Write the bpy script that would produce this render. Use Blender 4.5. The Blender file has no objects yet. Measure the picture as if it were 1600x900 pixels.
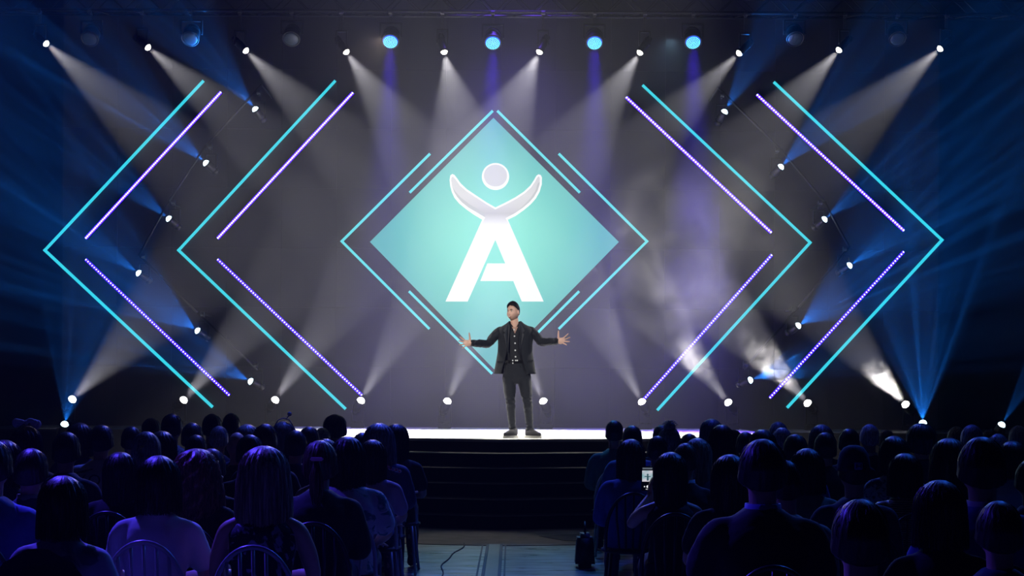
import bpy, bmesh, math, random
from mathutils import Vector, Matrix, Quaternion
PI = math.pi
random.seed(7)

SC = bpy.context.scene
C = SC.collection

# ------------------------------------------------------------------ camera
F, HY, CAMZ, ROLL = 2340.0, 615.0, 1.55, -0.005      # focal length in pixels of the 1600 wide frame, horizon row, eye height
cam_data = bpy.data.cameras.new('camera')
cam = bpy.data.objects.new('camera', cam_data); C.objects.link(cam)
cam_data.sensor_width = 36.0
cam_data.lens = 36.0 * F / 1600.0
cam_data.shift_y = (HY - 450.0) / 1600.0
cam_data.clip_start = 0.1; cam_data.clip_end = 200
cam.location = (0, 0, CAMZ)
cam.rotation_euler = (PI / 2, ROLL, 0)
SC.camera = cam

def at(px, py, Y):
    "the point of the hall seen at a pixel of the 1600x900 frame, at distance Y"
    u, v = px - 800.0, HY - py
    return Vector(((u * math.cos(ROLL) + v * math.sin(ROLL)) * Y / F, Y, CAMZ + (-u * math.sin(ROLL) + v * math.cos(ROLL)) * Y / F))

# ------------------------------------------------------------------ world, exposure
w = bpy.data.worlds.new('hall_dark'); SC.world = w; w.use_nodes = True
w.node_tree.nodes['Background'].inputs[0].default_value = (0.02, 0.06, 0.16, 1)
w.node_tree.nodes['Background'].inputs[1].default_value = 0.012
wv = w.node_tree.nodes.new('ShaderNodeVolumeScatter')            # thin stage haze fills the hall
wv.inputs['Color'].default_value = (0.84, 0.86, 1, 1); wv.inputs['Density'].default_value = 0.010; wv.inputs['Anisotropy'].default_value = 0.25
_nt = w.node_tree                                                  # it hangs over the stage and thins out toward the audience
_g = _nt.nodes.new('ShaderNodeNewGeometry'); _s = _nt.nodes.new('ShaderNodeSeparateXYZ'); _nt.links.new(_g.outputs['Position'], _s.inputs[0])
_m = _nt.nodes.new('ShaderNodeMapRange'); _m.interpolation_type = 'SMOOTHSTEP'
for _k, _v in (('From Min', 17.5), ('From Max', 22.0), ('To Min', 0.0008), ('To Max', 0.0062)): _m.inputs[_k].default_value = _v
_nt.links.new(_s.outputs[1], _m.inputs[0]); _nt.links.new(_m.outputs[0], wv.inputs['Density'])
w.cycles.volume_step_size = 1.5
w.node_tree.links.new(wv.outputs[0], w.node_tree.nodes['World Output'].inputs['Volume'])
SC.view_settings.view_transform = 'Standard'; SC.view_settings.look = 'None'
SC.view_settings.exposure = 0.0; SC.view_settings.gamma = 1.0
SC.view_settings.use_curve_mapping = False
cy = SC.cycles
cy.volume_bounces = 0; cy.max_bounces = 4; cy.diffuse_bounces = 2; cy.glossy_bounces = 2
cy.transparent_max_bounces = 8; cy.use_denoising = True
cy.volume_step_rate = 2.0; cy.volume_max_steps = 64
cy.sample_clamp_indirect = 4.0; cy.caustics_reflective = False; cy.caustics_refractive = False

# ------------------------------------------------------------------ lights outside the frame, deck fills added
def spot(name, loc, target, col, watts, deg, blend=0.3, radius=0.05):
    d = bpy.data.lights.new(name, 'SPOT'); d.color = col; d.energy = watts
    d.spot_size = math.radians(deg); d.spot_blend = blend; d.shadow_soft_size = radius
    o = bpy.data.objects.new(name, d); C.objects.link(o)
    o.location = loc
    o.rotation_euler = (Vector(target) - Vector(loc)).to_track_quat('-Z', 'Y').to_euler()
    return o
# front of house key lights on the speaker, and the audience's blue wash
spot('key_light', (-4.5, 9.5, 7.2), (0.05, 20.0, 1.9), (1.0, 0.93, 0.86), 3900, 9, 0.5, 0.12)
spot('key_light', (5.5, 10.0, 7.2), (0.05, 20.0, 1.9), (0.85, 0.92, 1.0), 1700, 9, 0.5, 0.12)
spot('audience_wash', (-4.2, 10.5, 6.0), (-2.2, 6.0, 0.8), (0.07, 0.04, 1.0), 2600, 62, 0.8, 0.1)
spot('audience_wash', (-1.2, 16.0, 6.8), (-2.2, 9.5, 0.8), (0.05, 0.09, 1.0), 1700, 60, 0.8, 0.1)
spot('audience_wash', (2.2, 16.5, 6.8), (1.6, 11.0, 0.8), (0.03, 0.07, 1.0), 700, 60, 0.8, 0.1)
spot('audience_wash', (4.8, 13.0, 6.5), (2.6, 7.5, 0.8), (0.02, 0.14, 1.0), 420, 70, 0.8, 0.1)
spot('audience_rim', (-2.0, 23.0, 7.0), (-1.8, 8.0, 1.2), (1.0, 0.78, 0.6), 500, 26, 0.8, 0.05)
spot('audience_rim', (2.4, 23.0, 7.0), (1.2, 9.5, 1.2), (0.45, 0.8, 1.0), 350, 26, 0.8, 0.05)
spot('added_deck_fill', (-2.2, 21.6, 9.8), (-1.6, 22.6, 0.96), (1.0, 0.97, 0.95), 420, 44, 0.8, 0.1)  # pair of unseen fill spots added to whiten the deck
spot('added_deck_fill', (2.2, 21.6, 9.8), (1.6, 22.6, 0.96), (1.0, 0.97, 0.95), 420, 44, 0.8, 0.1)
spot('added_deck_fill', (0, 24.2, 10.0), (0, 25.6, 0.96), (0.16, 0.06, 1.0), 1900, 60, 0.8, 0.1)  # violet fill added to brighten the rear of the deck
spot('floor_wash', (-1.5, 21.0, 8.0), (-0.4, 15.6, 0.0), (1.0, 0.92, 0.84), 420, 14, 0.7, 0.1)
spot('floor_wash', (-0.4, 20.0, 8.0), (0.1, 13.6, 0.0), (0.05, 0.32, 1.0), 1100, 20, 0.7, 0.2)

# ------------------------------------------------------------------ object helpers
def link(name, me, parent=None, mats=None):
    o = bpy.data.objects.new(name, me); C.objects.link(o)
    if parent is not None: o.parent = parent
    return o
def mesh_of(bm, name, mat=None, smooth=False):
    me = bpy.data.meshes.new(name)
    bmesh.ops.recalc_face_normals(bm, faces=bm.faces)
    bm.to_mesh(me); bm.free()
    if mat is not None: me.materials.append(mat)
    if smooth:
        for p in me.polygons: p.use_smooth = True
    return me
def obj(name, bm, mat, parent=None, smooth=False):
    return link(name, mesh_of(bm, name, mat, smooth), parent)
def tag(o, label=None, cat=None, group=None, kind=None):
    if label: o['label'] = label
    if cat: o['category'] = cat
    if group: o['group'] = group
    if kind: o['kind'] = kind
    return o
def empty(name, loc, label, cat, group=None, rot=None):
    o = bpy.data.objects.new(name, None); C.objects.link(o); o.location = loc
    o.empty_display_size = 0.1
    if rot is not None:
        o.rotation_mode = 'QUATERNION'; o.rotation_quaternion = rot
    return tag(o, label, cat, group)
def clone_tree(o, parent=None):
    c = o.copy(); C.objects.link(c)
    if parent is not None: c.parent = parent
    for ch in list(o.children): clone_tree(ch, c)
    return c

# mesh builders: all add to a bmesh
def add_box(bm, x0, x1, y0, y1, z0, z1, M=None, bevel=0.0):
    vs = [bm.verts.new((x, y, z)) for z in (z0, z1) for y in (y0, y1) for x in (x0, x1)]
    if M is not None:
        for v in vs: v.co = M @ v.co
    fs = [bm.faces.new([vs[i] for i in q]) for q in ((0, 1, 3, 2), (4, 6, 7, 5), (0, 4, 5, 1), (2, 3, 7, 6), (0, 2, 6, 4), (1, 5, 7, 3))]
    if bevel:
        es = list({e for f in fs for e in f.edges})
        bmesh.ops.bevel(bm, geom=es, offset=bevel, segments=2, affect='EDGES', clamp_overlap=True)
    return vs
def add_tube(bm, pts, r, n=8, caps=True, closed=False):
    pts = [Vector(p) for p in pts]; m = len(pts)
    rs = r if isinstance(r, (list, tuple)) else [r] * m
    rings = []; ref = None
    for i, p in enumerate(pts):
        if closed: t = (pts[(i + 1) % m] - pts[i - 1])
        else: t = pts[min(i + 1, m - 1)] - pts[max(i - 1, 0)]
        t = t.normalized()
        if ref is None:
            ref = Vector((0, 0, 1)) if abs(t.z) < 0.9 else Vector((1, 0, 0))
        a = (ref - t * ref.dot(t)).normalized(); b = t.cross(a); ref = a
        rings.append([bm.verts.new(p + (a * math.cos(2 * PI * k / n) + b * math.sin(2 * PI * k / n)) * rs[i]) for k in range(n)])
    seg = m if closed else m - 1
    for i in range(seg):
        A, B = rings[i], rings[(i + 1) % m]
        for k in range(n):
            bm.faces.new((A[k], A[(k + 1) % n], B[(k + 1) % n], B[k]))
    if caps and not closed:
        bm.faces.new(rings[0][::-1]); bm.faces.new(rings[-1])
    return rings
def add_lathe(bm, prof, n=24, M=None, cap0=True, cap1=True):
    "profile of (radius, z) turned about z"
    rings = []
    for r, z in prof:
        ring = []
        for k in range(n):
            co = Vector((r * math.cos(2 * PI * k / n), r * math.sin(2 * PI * k / n), z))
            ring.append(bm.verts.new(M @ co if M is not None else co))
        rings.append(ring)
    for A, B in zip(rings, rings[1:]):
        for k in range(n): bm.faces.new((A[k], A[(k + 1) % n], B[(k + 1) % n], B[k]))
    if cap0: bm.faces.new(rings[0][::-1])
    if cap1: bm.faces.new(rings[-1])
def add_prism(bm, poly, z0, z1):
    "a flat outline of (x, y) raised from z0 to z1"
    a = [bm.verts.new((x, y, z0)) for x, y in poly]; b = [bm.verts.new((x, y, z1)) for x, y in poly]
    n = len(poly)
    bm.faces.new(a[::-1]); bm.faces.new(b)
    for i in range(n): bm.faces.new((a[i], a[(i + 1) % n], b[(i + 1) % n], b[i]))
def add_ball(bm, c, r, sx=1, sy=1, sz=1, u=10, v=7):
    c = Vector(c); rings = []
    for j in range(1, v):
        ph = PI * j / v; q, z = r * math.sin(ph), r * math.cos(ph) * sz
        rings.append([bm.verts.new((c.x + q * sx * math.cos(2 * PI * k / u), c.y + q * sy * math.sin(2 * PI * k / u), c.z + z)) for k in range(u)])
    t = bm.verts.new((c.x, c.y, c.z + r * sz)); b = bm.verts.new((c.x, c.y, c.z - r * sz))
    for k in range(u):
        bm.faces.new((t, rings[0][k], rings[0][(k + 1) % u])); bm.faces.new((b, rings[-1][(k + 1) % u], rings[-1][k]))
    for A, B in zip(rings, rings[1:]):
        for k in range(u): bm.faces.new((A[k], B[k], B[(k + 1) % u], A[(k + 1) % u]))

# ------------------------------------------------------------------ materials
def new_mat(name):
    m = bpy.data.materials.new(name); m.use_nodes = True
    return m, m.node_tree, m.node_tree.nodes['Principled BSDF']
def mat(name, col, rough=0.6, metal=0.0, noise=None, amount=0.25, bump=0.0, sheen=0.0, spec=0.5, coat=0.0):
    m, nt, p = new_mat(name)
    p.inputs['Roughness'].default_value = rough; p.inputs['Metallic'].default_value = metal
    p.inputs['Specular IOR Level'].default_value = spec
    p.inputs['Sheen Weight'].default_value = sheen; p.inputs['Coat Weight'].default_value = coat
    if noise is None:
        p.inputs['Base Color'].default_value = (*col, 1)
    else:
        tc = nt.nodes.new('ShaderNodeTexCoord'); n = nt.nodes.new('ShaderNodeTexNoise')
        n.inputs['Scale'].default_value = noise; n.inputs['Detail'].default_value = 5
        nt.links.new(tc.outputs['Object'], n.inputs['Vector'])
        mx = nt.nodes.new('ShaderNodeMix'); mx.data_type = 'RGBA'
        mx.inputs['A'].default_value = (*[c * (1 - amount) for c in col], 1)
        mx.inputs['B'].default_value = (*[min(1, c * (1 + amount)) for c in col], 1)
        nt.links.new(n.outputs['Fac'], mx.inputs['Factor']); nt.links.new(mx.outputs['Result'], p.inputs['Base Color'])
        if bump:
            b = nt.nodes.new('ShaderNodeBump'); b.inputs['Strength'].default_value = bump; b.inputs['Distance'].default_value = 0.01
            nt.links.new(n.outputs['Fac'], b.inputs['Height']); nt.links.new(b.outputs['Normal'], p.inputs['Normal'])
    return m
def glow(name, col, strength, sampling='NONE'):
    m, nt, p = new_mat(name)
    p.inputs['Base Color'].default_value = (0.02, 0.02, 0.02, 1); p.inputs['Roughness'].default_value = 0.4
    p.inputs['Emission Color'].default_value = (*col, 1); p.inputs['Emission Strength'].default_value = strength
    m.cycles.emission_sampling = sampling
    return m
M_black = mat('black_painted_steel', (0.005, 0.005, 0.006), 0.6, 0.0, 30, 0.3)
M_blackplastic = mat('black_plastic', (0.005, 0.005, 0.006), 0.55, 0, 60, 0.3)
M_alu = mat('scuffed_aluminium', (0.05, 0.05, 0.055), 0.5, 0.5, 25, 0.3)
M_lens_white = glow('lit_white_lens', (1.0, 0.97, 0.9), 14)
M_lens_warm = glow('lit_warm_lens', (1.0, 0.95, 0.8), 9)
M_lens_blue = glow('lit_ice_blue_lens', (0.62, 0.9, 1.0), 7)
M_led_violet = glow('violet_white_led', (0.86, 0.80, 1.0), 3.0)
M_led_base = glow('violet_led_strip', (0.028, 0.001, 1.0), 9.0, 'FRONT_BACK')
M_wash_dot = glow('cyan_white_led', (0.13, 0.78, 1.0), 2.6)
M_wash_base = glow('violet_lit_lens_plate', (0.02, 0.09, 0.9), 1.2)
M_cyan = glow('cyan_light_tube', (0.035, 0.62, 0.75), 1.1, 'AUTO')
# ================================================================== THE SETTING
STZ = 0.96                                             # stage height
YW = 26.0                                              # the screen wall
# --- floor of the hall: dark glossy boards with blue light on them
def floor_mat():
    m, nt, p = new_mat('glossy_floor_painted_glints')
    tc = nt.nodes.new('ShaderNodeTexCoord'); mp = nt.nodes.new('ShaderNodeMapping')
    mp.inputs['Scale'].default_value = (0.8, 5, 1); nt.links.new(tc.outputs['Object'], mp.inputs['Vector'])
    n = nt.nodes.new('ShaderNodeTexNoise'); n.inputs['Scale'].default_value = 2.2; n.inputs['Detail'].default_value = 7; n.inputs['Roughness'].default_value = 0.65
    nt.links.new(mp.outputs[0], n.inputs['Vector'])
    r = nt.nodes.new('ShaderNodeValToRGB'); nt.links.new(n.outputs['Fac'], r.inputs[0])
    r.color_ramp.elements[0].position = 0.40; r.color_ramp.elements[0].color = (0.012, 0.02, 0.035, 1)
    r.color_ramp.elements[1].position = 0.66; r.color_ramp.elements[1].color = (0.50, 0.52, 0.54, 1)  # pale streaks of reflected light put into the base colour
    nt.links.new(r.outputs[0], p.inputs['Base Color'])
    r2 = nt.nodes.new('ShaderNodeMapRange'); nt.links.new(n.outputs['Fac'], r2.inputs[0])
    r2.inputs['To Min'].default_value = 0.18; r2.inputs['To Max'].default_value = 0.42
    nt.links.new(r2.outputs[0], p.inputs['Roughness'])
    b = nt.nodes.new('ShaderNodeBump'); b.inputs['Strength'].default_value = 0.25; b.inputs['Distance'].default_value = 0.004
    nt.links.new(n.outputs['Fac'], b.inputs['Height']); nt.links.new(b.outputs[0], p.inputs['Normal'])
    return m
bm = bmesh.new(); add_box(bm, -12, 12, -4, 28, -0.2, 0)
tag(obj('floor', bm, floor_mat()), kind='structure')
M_dark = mat('black_hall_paint', (0.012, 0.013, 0.016), 0.9, 0, 3, 0.4)
bm = bmesh.new(); add_box(bm, -12, 12, 27.0, 27.2, 0, 10.5); tag(obj('wall_back', bm, M_dark), kind='structure')
bm = bmesh.new(); add_box(bm, -12.2, -12, -4, 27.2, 0, 10.5); tag(obj('wall_left', bm, M_dark), kind='structure')
bm = bmesh.new(); add_box(bm, 12, 12.2, -4, 27.2, 0, 10.5); tag(obj('wall_right', bm, M_dark), kind='structure')
bm = bmesh.new(); add_box(bm, -12, 12, -4.2, -4, 0, 10.5); tag(obj('wall_front', bm, M_dark), kind='structure')
bm = bmesh.new(); add_box(bm, -12.2, 12.2, -4.2, 27.2, 10.5, 10.7); tag(obj('ceiling', bm, M_dark), kind='structure')

# --- LED screen wall
def screen_mat():
    m, nt, p = new_mat('dark_led_wall')
    tc = nt.nodes.new('ShaderNodeTexCoord'); v = nt.nodes.new('ShaderNodeTexVoronoi'); v.inputs['Scale'].default_value = 60
    v.inputs['Randomness'].default_value = 0.0
    nt.links.new(tc.outputs['Object'], v.inputs['Vector'])
    r = nt.nodes.new('ShaderNodeValToRGB'); nt.links.new(v.outputs['Distance'], r.inputs[0])
    r.color_ramp.elements[0].color = (0.026, 0.026, 0.032, 1); r.color_ramp.elements[1].color = (0.012, 0.012, 0.017, 1)
    r.color_ramp.elements[0].position = 0.1; r.color_ramp.elements[1].position = 0.5
    nt.links.new(r.outputs[0], p.inputs['Base Color']); p.inputs['Roughness'].default_value = 0.6
    return m
screen = empty('screen_wall', (0, YW, STZ), 'wide black video wall behind the stage showing a turquoise diamond with a white emblem', 'screen')
def W(px, py, d=0.0):
    "pixel on the screen wall, in the screen's own frame"
    q = at(px, py, YW - d); return Vector((q.x, q.y - YW, q.z - STZ))
XL, XR = at(97, 500, YW).x, at(1466, 500, YW).x
bm = bmesh.new(); M_screen = screen_mat()
ncol, nrow = 16, 9; pw = (XR - XL) / ncol; ph = 9.3 / nrow
for i in range(ncol):
    for j in range(nrow):
        add_box(bm, XL + i * pw + .0012, XL + (i + 1) * pw - .0012, 0, 0.1, j * ph + .0012, (j + 1) * ph - .0012)
o = obj('panel', bm, M_screen, screen); o['kind'] = 'stuff'
def plate(name, pts, mt, d0=0.0, d1=0.012, parent=screen, holes=None):
    "a flat lit figure standing d1 proud of the screen"
    bm = bmesh.new()
    loops = [pts] + (holes or [])
    es = []; front = []
    for lp in loops:
        vs = [bm.verts.new(W(x, y, d1)) for x, y in lp]
        es += [bm.edges.new((vs[i], vs[(i + 1) % len(vs)])) for i in range(len(vs))]
    bmesh.ops.triangle_fill(bm, use_beauty=True, edges=es)
    fs = list(bm.faces)
    r = bmesh.ops.extrude_face_region(bm, geom=fs)
    for v in [g for g in r['geom'] if isinstance(g, bmesh.types.BMVert)]: v.co.y += d1 - d0
    return obj(name, bm, mt, parent)
def bar_pts(a, b, wpx):
    a, b = Vector(a), Vector(b); t = (b - a).normalized(); n = Vector((-t.y, t.x)) * wpx / 2
    return [tuple(a + n), tuple(b + n), tuple(b - n), tuple(a - n)]
def diamond_mat():
    m, nt, p = new_mat('turquoise_screen_picture')
    tc = nt.nodes.new('ShaderNodeTexCoord'); mp = nt.nodes.new('ShaderNodeMapping')
    c = W(772, 370); mp.inputs['Location'].default_value = (-c.x / 1.9, 0, -c.z / 1.9); mp.inputs['Scale'].default_value = (1 / 1.9, 0, 1 / 1.9)
    nt.links.new(tc.outputs['Object'], mp.inputs[0])
    g = nt.nodes.new('ShaderNodeTexGradient'); g.gradient_type = 'SPHERICAL'; nt.links.new(mp.outputs[0], g.inputs[0])
    r = nt.nodes.new('ShaderNodeValToRGB'); nt.links.new(g.outputs['Fac'], r.inputs[0])
    r.color_ramp.elements[0].color = (0.10, 0.50, 0.51, 1); r.color_ramp.elements[0].position = 0.0
    r.color_ramp.elements[1].color = (0.22, 0.88, 0.70, 1); r.color_ramp.elements[1].position = 0.75
    p.inputs['Base Color'].default_value = (0.02, 0.02, 0.02, 1)
    nt.links.new(r.outputs[0], p.inputs['Emission Color']); p.inputs['Emission Strength'].default_value = 0.85
    return m
M_dia = diamond_mat()
M_line = glow('light_turquoise_screen_line', (0.10, 0.72, 0.80), 1.0)
M_emb = glow('white_screen_emblem', (0.90, 0.92, 0.92), 1.0)
M_emb_grey = glow('pale_grey_screen_emblem', (0.50, 0.52, 0.52), 1.0)
M_emb_mid = glow('light_grey_screen_emblem', (0.60, 0.61, 0.61), 1.0)
plate('diamond', [(578, 378), (771, 184), (967, 378), (772, 577)], M_dia, 0, 0.01)
def outline(pts, wpx=4):
    # one continuous bar that follows the corner points
    L, R = [], []
    n = len(pts)
    for i, q in enumerate(pts):
        q = Vector(q)
        ts = []
        if i > 0: ts.append((q - Vector(pts[i - 1])).normalized())
        if i < n - 1: ts.append((Vector(pts[i + 1]) - q).normalized())
        t = sum(ts, Vector((0, 0))).normalized(); nn = Vector((-t.y, t.x))
        k = wpx / 2 / max(0.3, nn.dot(Vector((-ts[0].y, ts[0].x))))
        L.append(tuple(q + nn * k)); R.append(tuple(q - nn * k))
    return L + R[::-1]
for pts in ([(640, 301), (770, 173)], [(777, 173), (906, 301)],
            [(672, 240), (534, 377), (671, 514)], [(873, 240), (1011, 377), (873, 514)],
            [(639, 455), (769, 584)], [(905, 455), (777, 583)]):
    plate('outline', outline(pts), M_line, 0, 0.01)
# emblem traced in the screen's plane (a flat picture on the screen)
def E(pts): return [(680 + x / 3.747, 240 + y / 3.747) for x, y in pts]
arms = [(352, 315), (300, 285), (240, 245), (185, 208), (150, 175), (125, 140), (112, 124), (100, 119), (88, 128), (84, 155), (88, 190), (97, 225), (112, 258), (140, 292), (180, 325), (225, 357), (275, 387),
        (425, 387), (470, 365), (520, 330), (560, 296), (590, 262), (612, 222), (624, 180), (625, 140), (618, 125), (604, 121), (592, 130), (578, 155), (556, 188), (520, 222), (470, 255), (410, 287)]
legs = [(275, 387), (60, 866), (190, 866), (352, 505), (410, 643), (305, 643), (264, 746), (457, 746), (507, 866), (635, 866), (425, 387)]
plate('emblem_arms', E(arms), M_emb, 0.01, 0.018)
plate('emblem_legs', E(legs), M_emb, 0.01, 0.018)
plate('emblem_head', E([(353 + 80 * math.cos(a * PI / 20), 134 + 79 * math.sin(a * PI / 20)) for a in range(40)]), M_emb, 0.01, 0.018)
plate('emblem_face', E([(353 + 68 * math.cos(a * PI / 20), 129 + 64 * math.sin(a * PI / 20)) for a in range(40)]), M_emb_mid, 0.018, 0.021)
def shade_mat():
    m, nt, p = new_mat('grey_to_white_screen_emblem')
    tc = nt.nodes.new('ShaderNodeTexCoord'); s = nt.nodes.new('ShaderNodeSeparateXYZ'); nt.links.new(tc.outputs['Object'], s.inputs[0])
    mr = nt.nodes.new('ShaderNodeMapRange'); mr.inputs['From Min'].default_value = W(*E([(0, 428)])[0]).z; mr.inputs['From Max'].default_value = W(*E([(0, 120)])[0]).z
    nt.links.new(s.outputs[2], mr.inputs[0])
    r = nt.nodes.new('ShaderNodeValToRGB'); nt.links.new(mr.outputs[0], r.inputs[0])
    r.color_ramp.elements[0].color = (.90, .92, .92, 1); r.color_ramp.elements[1].color = (.62, .63, .63, 1)
    for q, c_ in ((.12, .72), (.25, .50), (.40, .60), (.6, .66)):
        e = r.color_ramp.elements.new(q); e.color = (c_, c_, c_, 1)
    p.inputs['Base Color'].default_value = (0.02, 0.02, 0.02, 1)
    nt.links.new(r.outputs[0], p.inputs['Emission Color']); p.inputs['Emission Strength'].default_value = 1.0
    return m
plate('emblem_shade', E([(352, 327), (300, 297), (240, 258), (185, 222), (145, 188), (118, 150), (103, 134), (95, 142), (94, 160), (99, 192), (111, 225), (128, 253), (155, 284), (195, 316), (240, 342), (292, 374), (266, 428), (442, 428), (412, 378), (465, 350), (512, 318), (550, 286), (578, 254), (600, 216), (612, 180), (613, 142), (606, 133), (597, 142), (585, 165), (562, 198), (525, 232), (475, 265), (415, 297)]), shade_mat(), 0.018, 0.021)
plate('emblem_shade', E([(99, 192), (115, 218), (150, 258), (200, 296), (250, 325), (285, 345), (292, 372), (240, 342), (195, 316), (155, 284), (128, 253), (111, 225)]), M_emb_grey, 0.021, 0.024)
plate('emblem_shade', E([(613, 165), (600, 216), (578, 254), (550, 286), (512, 318), (470, 346), (520, 300), (560, 258), (588, 215), (600, 175)]), M_emb_grey, 0.021, 0.024)

# --- stage deck with its thrust, and the steps in front of it
def deck_mat():
    m, nt, p = new_mat('white_stage_deck')
    tc = nt.nodes.new('ShaderNodeTexCoord'); n = nt.nodes.new('ShaderNodeTexNoise'); n.inputs['Scale'].default_value = 1.4; n.inputs['Detail'].default_value = 8
    nt.links.new(tc.outputs['Object'], n.inputs['Vector'])
    r = nt.nodes.new('ShaderNodeValToRGB'); nt.links.new(n.outputs['Fac'], r.inputs[0])
    r.color_ramp.elements[0].position = 0.3; r.color_ramp.elements[0].color = (0.6, 0.6, 0.62, 1)
    r.color_ramp.elements[1].position = 0.6; r.color_ramp.elements[1].color = (0.85, 0.85, 0.86, 1)
    nt.links.new(r.outputs[0], p.inputs['Base Color']); p.inputs['Roughness'].default_value = 0.5
    return m
thrust = [(-0.17, 19.25), (-2.25, 19.95), (-3.6, 21.6), (-4.1, 23.35), (-8.6, 23.5), (-8.6, 26.6), (8.6, 26.6), (8.6, 23.5), (3.9, 23.35), (3.3, 21.6), (2.0, 19.95)]
stage = empty('stage', (0, 22, 0), 'black fronted stage with a bright white deck that juts out toward the audience', 'stage')
off = [(x, y - 22) for x, y in [(-0.17, 19.25), (-2.25, 19.95), (-3.6, 21.6), (-4.1, 23.35), (-4.1, 26.6), (3.95, 26.6), (3.9, 23.35), (3.3, 21.6), (2.0, 19.95)]][::-1]
M_wing = mat('wing_deck_painted_dark', (0.012, 0.012, 0.016), 0.7, 0, 4, 0.4)  # darkness at the deck's ends put into the colour
for x0, x1 in ((-8.6, -4.1), (3.95, 8.6)):
    bm = bmesh.new(); add_box(bm, x0, x1, 1.42, 4.6, STZ - 0.035, STZ); obj('wing_deck', bm, M_wing, stage)
bm = bmesh.new(); add_prism(bm, off, STZ - 0.035, STZ); obj('deck', bm, deck_mat(), stage)
M_fascia = mat('black_stage_board', (0.007, 0.008, 0.011), 0.7, 0, 8, 0.4)
def inset(pts, d):
    c = Vector((0, 0.5)); return [tuple(Vector(q) + (c - Vector(q)).normalized() * d) for q in pts]
bm = bmesh.new(); add_prism(bm, [(x, y - 22) for x, y in [(-0.17, 19.29), (-2.23, 19.99), (-3.57, 21.62), (-4.05, 23.39), (-8.57, 23.54), (-8.57, 26.6), (8.57, 26.6), (8.57, 23.54), (3.85, 23.39), (3.27, 21.62), (1.98, 19.99)]][::-1], 0.0, STZ - 0.036)
obj('fascia', bm, M_fascia, stage)
# steps: five black treads that follow the front of the thrust, each a separate part with a worn nosing
M_tread = mat('worn_black_tread', (0.005, 0.005, 0.007), 0.8, 0, 6, 0.5)
M_nosing = mat('bare_metal_nosing', (0.07, 0.08, 0.08), 0.6, 0.2, 9, 0.8)
steps = empty('stage_steps', (0, 19, 0), 'five wide black steps with thin pale nosings leading up to the stage', 'steps')
SY = [18.6, 18.12, 17.72, 17.32, 17.0]
for k, yc in enumerate(SY):
    z = STZ - 0.16 * (k + 1)
    ex = 2.25 + 0.12 * k; ye = yc + 0.72
    inner = 0.52
    front = [(-ex - 0.17, ye + 0.0), (-0.17, yc), (ex - 0.17, ye)]
    back = [(ex - 0.17, ye + inner), (-0.17, yc + inner), (-ex - 0.17, ye + inner)]
    bm = bmesh.new(); add_prism(bm, [(x, y - 19) for x, y in front + back], 0.0 if k == 4 else z - 0.16, z - 0.006)
    s = obj('tread', bm, M_tread, steps)
    bm = bmesh.new()
    add_tube(bm, [(-ex - 0.17, ye - 19 - 0.004, z - 0.004), (-0.17, yc - 19 - 0.004, z - 0.004), (ex - 0.17, ye - 19 - 0.004, z - 0.004)], 0.0045, 6)
    obj('nosing', bm, M_nosing, s)
# side cheeks close the steps
# mat on the floor in front of the steps
M_mat = mat('grey_floor_cloth', (0.16, 0.155, 0.145), 0.85, 0, 5, 0.5, 0.2)
arc = [(-2.4, 15.95)] + [(-2.4 + 4.6 * i / 12, 15.22 + 0.72 * abs((-0.1 - (-2.4 + 4.6 * i / 12)) / 2.35) ** 1.6) for i in range(1, 12)] + [(2.2, 15.95)]
bm = bmesh.new(); add_prism(bm, arc + [(2.2, 17.65), (-0.17, 16.95), (-2.4, 17.65)], 0.0, 0.006)
tag(obj('floor_mat', bm, M_mat), 'grey cloth mat lying on the floor at the foot of the steps', 'mat')
bm = bmesh.new(); add_prism(bm, [(0.3, 16.2), (0.55, 15.75), (1.0, 15.6), (1.9, 15.95), (2.1, 16.1), (2.1, 17.0), (1.2, 16.75), (0.9, 16.6)], 0.0065, 0.010)
tag(obj('floor_cloth', bm, mat('black_cloth', (0.012, 0.012, 0.02), 0.8, 0, 5, 0.4)), 'black cloth crumpled on the grey mat right of centre', 'cloth')
# cable tracks and cable in the aisle
M_track = mat('black_rubber_track', (0.012, 0.012, 0.014), 0.6, 0, 40, 0.4)
track = empty('cable_ramp', (-0.17, 14.0, 0), 'flat floor strip with two black channels running down the aisle', 'cable cover')
bm = bmesh.new(); add_box(bm, -0.055, 0.055, -3.0, 1.32, 0.0, 0.008); obj('cover', bm, mat('grey_ribbed_cover', (0.07, 0.08, 0.09), 0.4, 0.1, 20, 0.5), track)
for s in (-1, 1):
    bm = bmesh.new(); add_box(bm, s * 0.07 - 0.014, s * 0.07 + 0.014, -3.0, 1.32, 0.0, 0.014, None, 0.003); obj('channel', bm, M_track, track)
for s, wd in ((-1.75, 0.016), (1.6, 0.016)):
    bm = bmesh.new(); add_box(bm, s * 0.07 - wd / 2, s * 0.07 + wd / 2, -3.0, 1.30, 0.0, 0.005); obj('tape_strip', bm, M_track, track)
bm = bmesh.new()
cp = []
for i in range(40):
    t = i / 39; y = 11.6 + 3.85 * t
    cp.append((-0.62 + 0.10 * t + 0.045 * math.sin(7 * t + 1) + 0.012 * math.sin(23 * t), y, 0.006))
add_tube(bm, cp, 0.006, 6)
tag(obj('floor_cable', bm, M_track, smooth=True), 'thin black cable wandering over the blue lit floor of the aisle', 'cable')

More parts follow.
